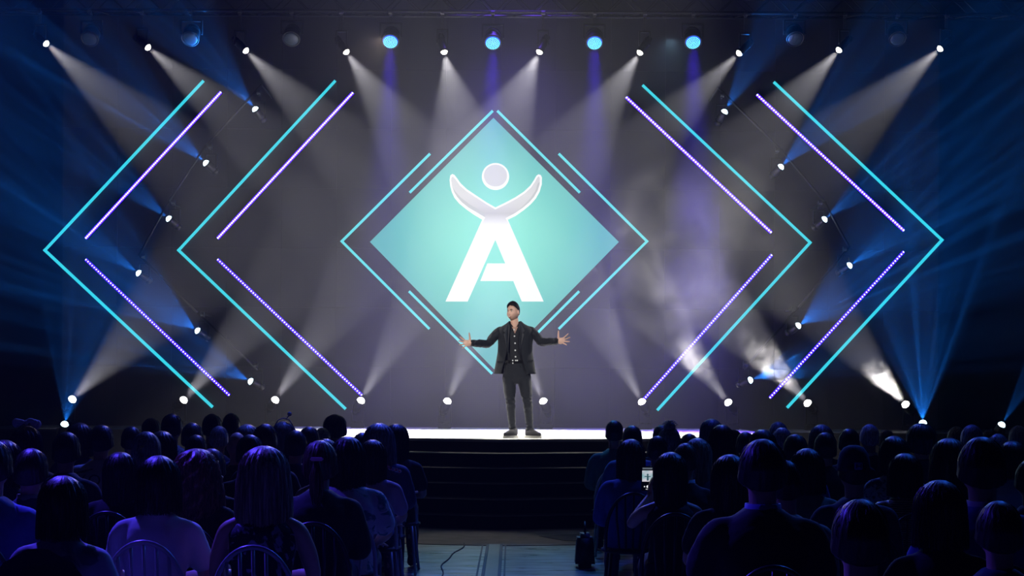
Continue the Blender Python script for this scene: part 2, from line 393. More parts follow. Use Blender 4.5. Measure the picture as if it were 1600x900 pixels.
# --- material of the thicker smoke drifting on the right
def vol_mat(name, nodes):
    m = bpy.data.materials.new(name); m.use_nodes = True; nt = m.node_tree
    nt.nodes.remove(nt.nodes['Principled BSDF'])
    s = nt.nodes.new('ShaderNodeVolumeScatter'); s.inputs['Anisotropy'].default_value = 0.25
    s.inputs['Color'].default_value = (0.95, 0.96, 1, 1)
    nt.links.new(s.outputs[0], nt.nodes['Material Output'].inputs['Volume'])
    nodes(nt, s); return m
# ================================================================== LIGHTS OF THE SHOW
def lamp_spot(parent, col, watts, deg, blend, z, radius=0.03, gobo=None):
    d = bpy.data.lights.new('beam', 'SPOT'); d.color = col; d.energy = watts; d.spot_size = math.radians(deg)
    d.spot_blend = blend; d.shadow_soft_size = radius
    if gobo is not None:
        d.use_nodes = True; nt = d.node_tree; em = nt.nodes['Emission']
        tc = nt.nodes.new('ShaderNodeTexCoord'); sep = nt.nodes.new('ShaderNodeSeparateXYZ'); nt.links.new(tc.outputs['Normal'], sep.inputs[0])
        def mth(op, a, b=None):
            n = nt.nodes.new('ShaderNodeMath'); n.operation = op
            for i, q in enumerate((a, b)):
                if q is None: continue
                if isinstance(q, (int, float)): n.inputs[i].default_value = q
                else: nt.links.new(q, n.inputs[i])
            return n.outputs[0]
        comb = nt.nodes.new('ShaderNodeCombineXYZ')
        nt.links.new(mth('DIVIDE', sep.outputs[0], sep.outputs[2]), comb.inputs[0])
        nt.links.new(mth('DIVIDE', sep.outputs[1], sep.outputs[2]), comb.inputs[1]); comb.inputs[2].default_value = gobo
        v = nt.nodes.new('ShaderNodeTexVoronoi'); v.inputs['Scale'].default_value = 11.0
        nt.links.new(comb.outputs[0], v.inputs['Vector'])
        r = nt.nodes.new('ShaderNodeMapRange'); r.inputs['From Min'].default_value = 0.30; r.inputs['From Max'].default_value = 0.05
        r.inputs['To Min'].default_value = 0.30; r.inputs['To Max'].default_value = 6.5
        nt.links.new(v.outputs['Distance'], r.inputs[0]); nt.links.new(r.outputs[0], em.inputs['Strength'])
    o = bpy.data.objects.new('beam', d); C.objects.link(o); o.parent = parent; o.location = (0, 0, z)
    return o
UP = Vector((0, 0, 1))
def aim(d):
    "rotation that turns -Z to the direction d"
    return Vector(d).normalized().to_track_quat('-Z', 'Y')

def fixture(name, lens_c, d, label, cat, group, r, length, lens_mat, hang, base_z=None, top_z=None, rig_y=None, dome=.75):
    """a moving head or spotlight: the head is modelled along -Z, lens at the front.
    lens_c: centre of the lens, d: where it points, hang: True when it hangs, else it stands on base_z"""
    d = Vector(d).normalized(); q = aim(d)
    back = lens_c - d * length * 0.5                      # pivot of the yoke
    if hang: root = empty(name, (back.x, rig_y, top_z or back.z + 0.32), label, cat, group)
    else: root = empty(name, (back.x, back.y, base_z), label, cat, group)
    rel = back - root.location
    bm = bmesh.new()                                      # head: round housing with a waist, cooling ribs and a bezel
    L = length
    prof = [(r * 0.55, L * 0.62), (r * 0.95, L * 0.55), (r * 1.08, L * 0.30), (r * 0.98, L * 0.28), (r * 0.98, L * 0.22), (r * 1.08, L * 0.20),
            (r * 1.12, -L * 0.05), (r * 1.02, -L * 0.25), (r * 1.16, -L * 0.36), (r * 1.16, -L * 0.50), (r * 1.0, -L * 0.50), (r * 0.98, -L * 0.44)]
    add_lathe(bm, prof, 20)
    head = obj('lamp_head', bm, M_blackplastic, root, True)
    head.rotation_mode = 'QUATERNION'; head.rotation_quaternion = q; head.location = rel
    bm = bmesh.new()                                      # domed lens
    add_lathe(bm, [(r * 0.99, -L * 0.445), (r * 0.97, -L * 0.49)] + [(r * .94 * math.cos(q), -L * .50 - r * dome * math.sin(q)) for q in (.15, .45, .8, 1.1, 1.4)], 20)
    obj('lens', bm, lens_mat, head, True)
    bm = bmesh.new(); yr = r * 1.25 + 0.015; s = 1 if hang else -1     # yoke: two arms and a bridge
    yb = 0.22 if hang else -rel.z + 0.10
    for sx in (-1, 1): add_box(bm, sx * yr - 0.012, sx * yr + 0.012, -0.03, 0.03, min(0, s * 0 + (yb if hang else yb)), max(0.02, yb if hang else 0.03), None, 0.004)
    add_box(bm, -yr - 0.012, yr + 0.012, -0.035, 0.035, yb - 0.012, yb + 0.012, None, 0.004)
    yk = obj('yoke', bm, M_black, root); yk.location = rel
    if hang:
        bm = bmesh.new(); add_box(bm, -0.02, 0.02, rel.y - 0.02, rel.y + 0.02, rel.z + 0.22, -0.06, None, 0.004); add_box(bm, -0.02, 0.02, min(0, rel.y) - 0.02, max(0, rel.y) + 0.02, -0.07, -0.035, None, 0.004); add_tube(bm, [(-0.03, 0, -.018), (0.03, 0, -.018)], 0.04, 12)
        obj('clamp', bm, M_alu, root)
    else:
        bm = bmesh.new(); add_box(bm, -yr * 1.15, yr * 1.15, -0.11, 0.11, 0.0, 0.085, None, 0.012); add_lathe(bm, [(0.07, 0.08), (0.07, 0.11)], 16)
        obj('base', bm, M_blackplastic, root)
    return root, head

TRZ = 7.72
FRZ = 0.30
# --- ten white beams standing on the back of the stage
BT = 'white moving head lights standing along the back of the stage'
ordi = ['first', 'second', 'third', 'fourth', 'fifth', 'sixth', 'seventh', 'eighth', 'ninth', 'tenth']
Yf = 25.2
floor_lamps = [(113, 624, 37, 1), (287, 625, 42, 1), (430, 625, 50, 1), (564, 626, 57, 1), (699, 627, 66, 1),
               (849, 627, 66, -1), (1003, 628, 58, -1), (1138, 629, 47, -1), (1262, 630, 41, -1), (1415, 632, 40, -1)]
for i, (px, py, ang, sg) in enumerate(floor_lamps):
    lens = at(px, py, Yf); a = math.radians(ang)
    d = Vector((sg * math.cos(a), -0.80, math.sin(a)))
    root, head = fixture('moving_head_light', lens, d,
        'white beam light at the back of the stage, %s from the left of ten' % ordi[i], 'stage light', BT, 0.068, 0.30, M_lens_white, False, STZ)
    lamp_spot(head, (1.0, 0.95, 0.92), 3700, 22, 0.35, -0.225, 0.05)

# --- ten white spotlights on the overhead truss
BTT = 'small white spotlights hanging from the overhead truss'
Yt = 24.2
top_lamps = [(72, 68, 50, 1, 26, .3), (231, 74, 50, 1, 26, .3), (384, 79, 45, 1, 28, .3), (541, 81, 34, 1, 34, .3), (694, 81, 12, 1, 44, .3),
             (843, 81, 24, -1, 44, .3), (1000, 82, 32, -1, 36, .3), (1155, 83, 44, -1, 28, .3), (1311, 78, 42, -1, 30, .3), (1469, 76, 48, -1, 28, .3)]
for i, (px, py, ang, sg, deg, k) in enumerate(top_lamps):
    a = math.radians(ang); d = Vector((sg * math.sin(a), -k, -math.cos(a)))
    root, head = fixture('truss_spotlight', at(px, py, Yt), d,
        'small warm white spotlight on the truss, %s from the left of ten' % ordi[i], 'stage light', BTT, 0.055, 0.30, M_lens_warm, True, None, TRZ, Yt)
    lamp_spot(head, (1.0, 0.95, 0.88), 3900, deg, 0.3, -0.21, 0.04)

# --- four violet LED wash lights between them
for i, (px, py) in enumerate([(610, 65), (770, 67), (929, 67), (1083, 66)]):
    d = Vector((0, -0.95, -1.0))
    root, head = fixture('led_wash_light', at(px, py, Yt), d,
        'round violet LED wash light on the truss, %s from the left of the four' % ordi[i], 'stage light', 'violet LED wash lights on the truss', 0.125, 0.26, M_wash_base, True, None, TRZ, Yt, .18)
    bm = bmesh.new()
    for ring, n in ((0.0, 1), (0.027, 6), (0.053, 12), (0.079, 18), (0.104, 24)):
        for k in range(n):
            a = 2 * PI * k / n + ring * 9
            add_ball(bm, (ring * math.cos(a), ring * math.sin(a), -0.26 * 0.50 - 0.125 * .18 * math.sqrt(1 - (ring / .13) ** 2) - 0.003), 0.010, 1, 1, 0.6, 6, 4)
    dots = obj('led', bm, M_wash_dot, head); dots['kind'] = 'stuff'
    sp = lamp_spot(root, (0.06, 0.005, 1.0), 25000, 22, 0.9, 0, 0.10)
    sp.location = head.location + Vector((0, -0.10, -0.12)); sp.rotation_euler = (math.radians(-6), 0, 0)

# --- blue beam lights
blue = [(399, 171, 128, 44), (322, 255, 138, 44), (264, 342, 138, 40), (217, 427, 142, 40), (309, 517, 142, 60), (392, 596, 150, 50), (101, 663, 66, 44),
        (1132, 175, 62, 40), (1220, 261, 48, 46), (1288, 343, 42, 40), (1327, 415, 36, 40), (1247, 509, 38, 66), (1172, 594, 22, 44), (1442, 661, 104, 50), (1565, 664, 72, 26)]
names_l = ['left cluster, topmost', 'left cluster, second from the top', 'left cluster, third from the top', 'left cluster, at its outer point', 'left cluster, second from the bottom', 'left cluster, lowest',
           'at floor level near the left edge of the hall', 'right cluster, topmost', 'right cluster, second from the top', 'right cluster, third from the top', 'right cluster, at its outer point',
           'right cluster, second from the bottom', 'right cluster, lowest', 'at floor level right of the last white floor light', 'at floor level near the right edge of the hall']
Yb = 24.9
for i, (px, py, ang, deg) in enumerate(blue):
    low = py > 640
    Y = 22.5 if low else Yb
    a = math.radians(ang); d = Vector((math.cos(a), -0.75, math.sin(a)))
    root, head = fixture('blue_spotlight', at(px, py, Y), d, 'small ice blue beam light, ' + names_l[i], 'stage light', 'ice blue beam lights', 0.058, 0.24, M_lens_blue, not low, 0.0 if not low else 0.45, None if low else at(px, py, Y).z + FRZ, Yb)
    lamp_spot(head, (0.015, 0.24, 1.0), (5200 if i != 12 else 2600) if i not in (6, 14) else 2600, deg * .88, 0.4, -0.18, 0.015, gobo=i * 3.7 + 1.3)

# five unlit wash lights
for i, px in enumerate((140, 297, 455, 1243, 1403)):
    root, head = fixture('led_wash_light', at(px, 61, Yt), Vector((0, -0.95, -1.0)), 'unlit round LED wash light on the truss, %s from left of five' % ordi[i],
        'stage light', 'unlit LED wash lights on the truss', 0.125, 0.26, mat('unlit_lens_plate', (0.02, 0.035, 0.045), 0.5), True, None, TRZ, Yt, .18)

# --- overhead truss: four chords and their bracing, on three chain hoists
truss = empty('lighting_truss', (0, Yt, TRZ), 'long dark square lighting truss hanging above the stage', 'truss')
ch = 0.30
for dy in (0, ch):
    for dz in (0, ch):
        bm = bmesh.new(); add_tube(bm, [(-8.4, dy, dz), (8.4, dy, dz)], 0.025, 10); obj('chord', bm, M_black, truss, True)
bm = bmesh.new(); n = 56
for k in range(n):
    a, b = -8.4 + 16.8 * k / n, -8.4 + 16.8 * (k + 1) / n
    z0, z1 = (0, ch) if k % 2 else (ch, 0)
    for dy in (0, ch): add_tube(bm, [(a, dy, z0), (b, dy, z1)], 0.01, 5, False)
    for dz in (0, ch): add_tube(bm, [(a, z0, dz), (b, z1, dz)], 0.01, 5, False)
obj('bracing', bm, M_black, truss)['kind'] = 'stuff'
for x in (-6, 0, 6):
    bm = bmesh.new(); add_tube(bm, [(x, ch / 2, ch), (x, ch / 2, 10.5 - TRZ)], 0.012, 6); add_box(bm, x - .09, x + .09, ch / 2 - .09, ch / 2 + .09, ch + 0.5, ch + 0.95, None, .01); obj('chain_hoist', bm, M_black, truss)

# --- chevron pipe frames that carry the blue beam lights
def frame_pipe(pts_px, label):
    P = [at(px, py, Yb) for px, py in pts_px]
    P[0] += (P[0] - P[1]).normalized() * .15; P[-1] += (P[-1] - P[-2]).normalized() * .15
    root = empty('pipe_rig', (P[-1].x, Yb, STZ), label, 'rig')
    rel = [p - root.location for p in P]
    for a, b in zip(rel, rel[1:]):
        bm = bmesh.new(); add_tube(bm, [a, b], 0.022, 8); obj('pipe', bm, M_black, root, True)
    for q in rel[::2]:
        bm = bmesh.new(); add_tube(bm, [q, q + Vector((0, YW - Yb, 0))], 0.018, 8); obj('wall_bracket', bm, M_black, root, True)
def fr(i): return (blue[i][0], blue[i][1] - FRZ * F / Yb)
frame_pipe([fr(0), fr(1), fr(2), fr(3), fr(4), fr(5)], 'black chevron of pipe carrying the left cluster of blue lights')
frame_pipe([fr(7), fr(8), fr(9), fr(10), fr(11), fr(12)], 'black chevron of pipe carrying the right cluster of blue lights')

# --- LED battens (rows of violet dots) and cyan tubes fixed to the screen wall
def batten(a, b, n, rd, strong, label):
    A, B = at(*a, YW - 0.04), at(*b, YW - 0.04)
    if A.z > B.z: lo, hi = B, A
    else: lo, hi = A, B
    root = empty('led_batten', tuple(lo), label, 'light batten', 'violet LED battens on the screen wall')
    d = hi - lo; t = d.normalized(); M = Matrix.Identity(4)
    side = t.cross(Vector((0, 1, 0))).normalized()
    def box(w_, y0, y1, ext=0.0):
        bm = bmesh.new(); vs = []
        for q in (-t * ext, d + t * ext):
            for s_, y in ((-1, y0), (1, y0), (1, y1), (-1, y1)): vs.append(bm.verts.new(q + side * s_ * w_ + Vector((0, y, 0))))
        for f in ((0, 1, 2, 3), (7, 6, 5, 4), (0, 4, 5, 1), (1, 5, 6, 2), (2, 6, 7, 3), (3, 7, 4, 0)): bm.faces.new([vs[k] for k in f])
        return bm
    obj('housing', box(0.030, -0.02, 0.04, 0.03), M_black, root)
    obj('light_strip', box(0.025, -0.024, -0.02, 0.01), M_led_base if strong else M_led_base2, root)
    bm = bmesh.new()
    for k in range(n): add_ball(bm, d * (k / (n - 1)) + Vector((0, -0.028, 0)), rd, 1, 0.7, 1, 6, 4)
    obj('led', bm, M_led_violet, root)['kind'] = 'stuff'
M_led_base2 = glow('dim_violet_led_strip', (0.028, 0.001, 0.9), 4, 'FRONT_BACK')
for a, b, n, rd, s, lb in [
    ((345, 145), (135, 372), 88, .0150, 1, 'violet LED row sloping up right inside the far left chevron'),
    ((135, 406), (358, 617), 70, .0125, 0, 'row of violet LEDs falling to the right, inside the far left chevron'),
    ((551, 146), (341, 372), 88, .0150, 1, 'row of violet LEDs sloping up to the right, inside the inner left chevron'),
    ((341, 406), (565, 617), 70, .013, 0, 'row of violet LEDs falling to the right, inside the inner left chevron'),
    ((979, 153), (1204, 363), 72, .0165, 1, 'row of violet LEDs falling to the right, inside the inner right chevron'),
    ((1205, 399), (1003, 627), 70, .0135, 0, 'row of violet LEDs rising to the right, inside the inner right chevron'),
    ((1183, 149), (1411, 360), 72, .0165, 1, 'row of violet LEDs falling to the right, inside the far right chevron'),
    ((1411, 394), (1203, 621), 66, .0135, 0, 'row of violet LEDs rising to the right, inside the far right chevron')]:
    batten(a, b, n, rd, s, lb)
def chevron(a, tip, b, label):
    T = at(*tip, YW - 0.03)
    low = at(*b, YW - 0.03)
    root = empty('light_chevron', tuple(low), label, 'light tube', 'cyan light chevrons')
    for q, w_ in ((a, .019), (b, .023)):
        Q = at(*q, YW - 0.03)
        bm = bmesh.new(); u = (Q - T).normalized(); sd = u.cross(Vector((0, 1, 0))).normalized()
        A_, B_ = T - u * 0.02 - low, Q - low; vs = []
        for p in (A_, B_):
            for s_, y in ((-1, -.02), (1, -.02), (1, .03), (-1, .03)): vs.append(bm.verts.new(p + sd * s_ * w_ + Vector((0, y, 0))))
        for f in ((0, 1, 2, 3), (7, 6, 5, 4), (0, 4, 5, 1), (1, 5, 6, 2), (2, 6, 7, 3), (3, 7, 4, 0)): bm.faces.new([vs[k] for k in f])
        obj('tube', bm, M_cyan, root)
chevron((318, 126), (70, 391), (332, 636), 'thin cyan light tube chevron pointing left, the far left one')
chevron((524, 126), (279, 391), (540, 639), 'thin cyan light tube chevron pointing left, nearer the centre diamond')
chevron((1004, 133), (1266, 379), (1027, 641), 'thin cyan light tube chevron pointing right, nearer the centre diamond')
chevron((1209, 128), (1472, 375), (1230, 637), 'thin cyan light tube chevron pointing right, the far right one')

# --- smoke: noise shaped scattering clouds
def cloud(nm, dens, scale, lo, hi, seed):
    def nodes(nt, s):
        s.inputs['Color'].default_value = (0.97, 0.97, 1, 1)
        tc = nt.nodes.new('ShaderNodeTexCoord'); geo = nt.nodes.new('ShaderNodeNewGeometry')
        n = nt.nodes.new('ShaderNodeTexNoise'); n.noise_dimensions = '4D'; n.inputs['W'].default_value = seed
        n.inputs['Scale'].default_value = scale; n.inputs['Detail'].default_value = 5; n.inputs['Roughness'].default_value = 0.68; n.inputs['Distortion'].default_value = 0.6
        nt.links.new(geo.outputs['Position'], n.inputs['Vector'])
        r = nt.nodes.new('ShaderNodeMapRange'); r.inputs['From Min'].default_value = lo; r.inputs['From Max'].default_value = hi
        nt.links.new(n.outputs['Fac'], r.inputs[0])
        g = nt.nodes.new('ShaderNodeTexGradient'); g.gradient_type = 'SPHERICAL'; nt.links.new(tc.outputs['Object'], g.inputs[0])
        m1 = nt.nodes.new('ShaderNodeMath'); m1.operation = 'MULTIPLY'; nt.links.new(r.outputs[0], m1.inputs[0]); nt.links.new(g.outputs['Fac'], m1.inputs[1])
        m2 = nt.nodes.new('ShaderNodeMath'); m2.operation = 'MULTIPLY'; nt.links.new(m1.outputs[0], m2.inputs[0]); m2.inputs[1].default_value = dens
        nt.links.new(m2.outputs[0], s.inputs['Density'])
    return vol_mat(nm, nodes)
def puff(px, py, Y, rx, ry, rz, m, label, rot=0.0):
    bm = bmesh.new(); bmesh.ops.create_icosphere(bm, subdivisions=3, radius=1.0)
    o = obj('smoke', bm, m); o.location = at(px, py, Y); o.scale = (rx, ry, rz); o.rotation_euler = (0, rot, 0)
    tag(o, label, 'smoke', 'drifting stage smoke', 'stuff')
puff(1385, 597, 24.75, 0.75, 0.35, 0.36, cloud('dense_smoke', 0.42, 4.5, 0.44, 0.62, 1.0), 'bright curl of smoke blowing from the last white floor light', 0.62)
puff(1205, 565, 24.5, 1.05, 0.45, 0.50, cloud('mid_smoke', 0.30, 3.8, 0.47, 0.62, 4.0), 'curling smoke in the beam of the ninth floor light', 0.70)
puff(1075, 560, 24.5, 0.55, 0.45, 0.50, cloud('round_smoke', 0.20, 3.6, 0.46, 0.62, 6.0), 'puff of smoke in the beam of the eighth floor light', 0.4)
puff(1085, 430, 23.4, 2.0, 1.6, 2.0, cloud('drifting_smoke', 0.10, 1.3, 0.42, 0.70, 9.0), 'wide bank of grey smoke drifting right of the diamond')
# ================================================================== PEOPLE
def gs(x, s): return math.exp(-(x / s) ** 2)
def add_head(bm, c, s=1.0, M=None, u=44, v=34):
    "a head with brow, sockets, nose, lips, chin and ears, looking along +y; c is its centre"
    c = Vector(c); ring = []
    def put(p):
        p = p * s
        if M is not None: p = M @ p
        return bm.verts.new(c + p)
    rows = []
    for j in range(v + 1):
        ph = PI * j / v; row = []
        z = 0.118 * math.cos(ph)
        for i in range(u):
            th = 2 * PI * i / u
            x = 0.076 * math.sin(ph) * math.cos(th); y = 0.094 * math.sin(ph) * math.sin(th)
            if z < 0:
                k = (-z / 0.118)
                x *= 1 + 0.10 * math.sin(k * PI) - 0.12 * k
                if y < 0: y *= 1 - 0.45 * k
                else: y *= 1 + 0.20 * math.sin(k * PI * 0.9)
                if k > 0.8: z2 = z * (1 - 0.05)
            elif y < 0: y *= 1.08
            f = max(0.0, math.sin(th)) if math.sin(ph) > 0.05 else 0
            if y > 0 and f > 0.2:
                y += 0.026 * gs(x, .011) * gs(z + .028, .017) + 0.014 * gs(x, .009) * gs(z + .004, .020)
                y += 0.006 * gs(z - .026, .010) * (gs(abs(x) - .03, .022))
                y -= 0.012 * gs(abs(x) - .030, .013) * gs(z - .008, .011)
                y += 0.007 * gs(x, .024) * gs(z + .060, .006) + 0.007 * gs(x, .020) * gs(z + .073, .006)
                y -= 0.005 * gs(x, .022) * gs(z + .0665, .003)
                y += 0.010 * gs(x, .022) * gs(z + .098, .014)
                y += 0.004 * gs(abs(x) - .045, .018) * gs(z + .025, .018)
            row.append(put(Vector((x, y, z))) if 0 < j < v else None)
        if j in (0, v): row = [put(Vector((0, 0.0 if j == 0 else 0.028, z)))] * u
        rows.append(row)
    for j in range(v):
        for i in range(u):
            q = [rows[j][i], rows[j + 1][i], rows[j + 1][(i + 1) % u], rows[j][(i + 1) % u]]
            q2 = []
            for w_ in q:
                if w_ not in q2: q2.append(w_)
            if len(q2) > 2: bm.faces.new(q2)
    for sx in (-1, 1):
        Me = Matrix.Translation(Vector((sx * 0.079, -0.008, -0.008)) * s) @ Matrix.Rotation(sx * -0.35, 4, 'Z') @ Matrix.Rotation(0.15, 4, 'X') @ Matrix.Diagonal((0.009 * s, 0.019 * s, 0.032 * s, 1))
        if M is not None: Me = M.to_4x4() @ Me
        bmesh.ops.create_uvsphere(bm, u_segments=12, v_segments=8, radius=1, matrix=Matrix.Translation(c) @ Me)
def limb(bm, pts, rs, n=12, sub=6):
    "a tapered limb through the joints, rounded at its ends"
    P, R = [], []
    pts = [Vector(p) for p in pts]
    for i in range(len(pts) - 1):
        for k in range(sub):
            t = k / sub; P.append(pts[i].lerp(pts[i + 1], t)); s_ = t * t * (3 - 2 * t); R.append(rs[i] * (1 - s_) + rs[i + 1] * s_)
    P.append(pts[-1]); R.append(rs[-1])
    for _ in range(2):
        Q = P[:]
        for i in range(1, len(P) - 1): Q[i] = (P[i - 1] + P[i] * 2 + P[i + 1]) / 4
        P = Q
    add_tube(bm, P, R, n)
    add_ball(bm, P[0], rs[0], 1, 1, 1, n, 8); add_ball(bm, P[-1], rs[-1], 1, 1, 1, n, 8)
def loft(bm, rings, n=28, p=2.3, cap=True, a0=0.0, a1=2 * PI):
    "rings of (cx, cy, z, rx, ry): rounded cross sections"
    R = []; full = abs(a1 - a0 - 2 * PI) < 1e-6
    m = n if full else n + 1
    for cx, cy_, z, rx, ry in rings:
        ring = []
        for k in range(m):
            a = a0 + (a1 - a0) * k / n
            ca, sa = math.cos(a), math.sin(a)
            ring.append(bm.verts.new((cx + rx * math.copysign(abs(ca) ** (2 / p), ca), cy_ + ry * math.copysign(abs(sa) ** (2 / p), sa), z)))
        R.append(ring)
    for A, B in zip(R, R[1:]):
        for k in range(n): bm.faces.new((A[k], A[(k + 1) % m], B[(k + 1) % m], B[k]))
    if cap and full: bm.faces.new(R[0][::-1]); bm.faces.new(R[-1])
    return R
def hand(bm, wrist, direction, palm_n, size=1.0, spread=0.25, curl=0.35, side=1):
    "palm, four unequal fingers and a thumb. side=+1 when the thumb lies towards direction x palm_n"
    d = Vector(direction).normalized(); nrm = Vector(palm_n).normalized(); nrm = (nrm - d * nrm.dot(d)).normalized()
    t = d.cross(nrm).normalized() * side; w0 = Vector(wrist); s = size
    pc = w0 + d * 0.052 * s
    M = Matrix((( *(t * 0.041 * s),), (*(d * 0.052 * s),), (*(nrm * 0.015 * s),))).transposed()
    M4 = M.to_4x4(); M4.translation = pc
    bmesh.ops.create_uvsphere(bm, u_segments=14, v_segments=10, radius=1, matrix=M4)
    limb(bm, [w0 - d * 0.05 * s, w0 + d * 0.03 * s], [0.026 * s, 0.025 * s])
    for i, (o, L) in enumerate(((0.029, 0.070), (0.010, 0.080), (-0.010, 0.074), (-0.028, 0.058))):
        a = (1.5 - i) * spread
        fd = (d * math.cos(a) + t * math.sin(a)).normalized()
        b = w0 + d * 0.088 * s + t * o * s
        p1 = b + fd * L * 0.42 * s + nrm * 0.008 * curl * 3 * s
        p2 = p1 + (fd * math.cos(curl) + nrm * math.sin(curl)) * L * 0.33 * s
        p3 = p2 + (fd * math.cos(curl * 1.8) + nrm * math.sin(curl * 1.8)) * L * 0.25 * s
        limb(bm, [b - d * 0.02 * s, b, p1, p2, p3], [0.010 * s, 0.0098 * s, 0.0088 * s, 0.008 * s, 0.0068 * s], 8, 3)
    b = w0 + d * 0.028 * s + t * 0.030 * s
    td = (t * 0.88 + d * 0.48 + nrm * 0.15).normalized()
    limb(bm, [b - t * 0.01 * s, b + td * 0.034 * s, b + td * 0.062 * s + d * 0.006 * s, b + td * 0.084 * s + d * 0.014 * s], [0.016 * s, 0.0125 * s, 0.0105 * s, 0.0085 * s], 8, 3)
def remeshed(bm, name, voxel, smooth=3, mats=None, noise=0.0, nscale=9.0):
    "fuse the overlapping solids of a bmesh into one continuous skin"
    me = bpy.data.meshes.new(name + '_raw'); bmesh.ops.recalc_face_normals(bm, faces=bm.faces); bm.to_mesh(me); bm.free()
    o = bpy.data.objects.new('tmp_body', me); C.objects.link(o)
    r = o.modifiers.new('r', 'REMESH'); r.mode = 'VOXEL'; r.voxel_size = voxel; r.adaptivity = 0
    if smooth:
        sm = o.modifiers.new('s', 'SMOOTH'); sm.iterations = smooth; sm.factor = 0.5
    dg = bpy.context.evaluated_depsgraph_get(); dg.update()
    out = bpy.data.meshes.new_from_object(o.evaluated_get(dg)); out.name = name
    bpy.data.objects.remove(o); bpy.data.meshes.remove(me)
    if noise:
        from mathutils import noise as N
        for v in out.vertices:
            v.co += v.normal * noise * (N.noise(v.co * nscale) + 0.5 * N.noise(v.co * nscale * 2.3))
    out.materials.clear()
    for m in (mats or []): out.materials.append(m)
    for p_ in out.polygons: p_.use_smooth = True
    return out
def paint(o, m):
    o.material_slots[0].link = 'OBJECT'; o.material_slots[0].material = m

# ---------------- the seated body, built once for each pose
HC = Vector((0, 0.015, 1.165))                        # centre of a seated head
def seated_body(pose):
    bm = bmesh.new()
    add_head(bm, HC, 0.98, None, 36, 28)
    limb(bm, [(0, -0.02, 0.95), (0, -0.005, 1.03), (0, 0.0, 1.10)], [0.062, 0.054, 0.056])
    loft(bm, [(0, -0.03, .44, .155, .115), (0, -0.035, .52, .165, .12), (0, -0.035, .66, .13, .098), (0, -0.03, .80, .15, .105), (0, -0.025, .89, .145, .092), (0, -0.02, .945, .11, .068), (0, -0.015, .985, .066, .052)])
    arms = ARMS[pose]
    for s in (-1, 1):
        sh, el, wr = [Vector((s * q[0], q[1], q[2])) for q in arms[0 if s < 0 else 1]]
        limb(bm, [(s * 0.09, -0.02, 0.93), sh + Vector((-s * .012, 0, -.012)), sh.lerp(el, .5), el, el.lerp(wr, .4), wr], [0.042, 0.043, 0.044, 0.037, 0.036, 0.025])
        d = (wr - el).normalized()
        if pose == 'phone': d = Vector((0, 0.35, 1)); pn = Vector((-s, 0.2, 0))
        else: pn = Vector((0, 0, -1))
        hand(bm, wr, d, pn, 0.9, 0.10, 0.45, 1 if s < 0 else -1)
        # thigh, calf, foot
        limb(bm, [(s * .09, 0.0, .52), (s * .10, .22, .535), (s * .11, .44, .50)], [.088, .078, .058])
        limb(bm, [(s * .11, .44, .50), (s * .115, .43, .33), (s * .12, .42, .10)], [.056, .055, .036])
        limb(bm, [(s * .12, .40, .07), (s * .13, .55, .045)], [.036, .03])
    return remeshed(bm, 'seated_body_' + pose, 0.0085, 2)
ARMS = {
    'lap': [((.182, -.02, .905), (.235, .06, .67), (.10, .27, .635)), ((.182, -.02, .905), (.235, .06, .67), (.09, .25, .65))],
    'phone': [((.182, -.01, .91), (.24, .20, .80), (.10, .36, .98)), ((.182, -.01, .91), (.22, .22, .78), (.05, .37, .96))],
    'knee': [((.182, -.02, .905), (.225, .10, .68), (.13, .34, .62)), ((.182, -.02, .905), (.235, .12, .69), (.15, .36, .61))]}
def sleeved(pose, sleeve, fat):
    "the garment on the upper body: 'none', 'short' or 'long' sleeves"
    bm = bmesh.new(); f = fat
    if sleeve == 'none':
        rr = [(0, -0.035, .46, .165 + f, .125 + f), (0, -0.035, .56, .158 + f, .118 + f), (0, -0.035, .68, .140 + f, .108 + f), (0, -0.03, .80, .158 + f, .113 + f), (0, -0.03, .89, .158 + f, .108 + f), (0, -0.025, .935, .120 + f, .092 + f)]
        loft(bm, rr)
        for s in (-1, 1): limb(bm, [(s * .085, -.045, .90), (s * .09, -.03, .985)], [.03, .022])
    else:
        rr = [(0, -0.035, .46, .170 + f, .130 + f), (0, -0.035, .56, .165 + f, .124 + f), (0, -0.04, .68, .150 + f, .115 + f), (0, -0.035, .80, .168 + f, .120 + f), (0, -0.03, .87, .176 + f, .114 + f), (0, -0.025, .925, .155 + f, .098 + f), (0, -0.02, .965, .118 + f, .078 + f), (0, -0.015, 1.00, .082 + f * .5, .066 + f * .4), (0, -0.012, 1.02, .062, .060)]
        loft(bm, rr)
        for s in (-1, 1):
            sh, el, wr = [Vector((s * q[0], q[1], q[2])) for q in ARMS[pose][0 if s < 0 else 1]]
            if sleeve == 'short': limb(bm, [(s * .08, -.02, .94), sh, sh.lerp(el, .62)], [.05, .058 + f * .6, .064 + f])
            else: limb(bm, [(s * .08, -.02, .94), sh, sh.lerp(el, .5), el, el.lerp(wr, .5), wr], [.05, .058 + f * .6, .058 + f * .6, .052 + f * .6, .048 + f * .5, .038 + f * .4])
    return remeshed(bm, 'upper_garment', 0.014, 2, [M_dark], 0.006, 11.0)
def trousers_mesh():
    bm = bmesh.new()
    loft(bm, [(0, -.03, .435, .17, .125), (0, -.035, .50, .175, .13), (0, -.035, .58, .16, .12)])
    for s in (-1, 1):
        limb(bm, [(s * .09, 0, .52), (s * .10, .22, .535), (s * .11, .44, .505)], [.096, .088, .068])
        limb(bm, [(s * .11, .44, .50), (s * .115, .435, .33), (s * .12, .425, .11)], [.066, .062, .05])
    return remeshed(bm, 'trousers', 0.014, 2, [M_dark], 0.005, 9.0)
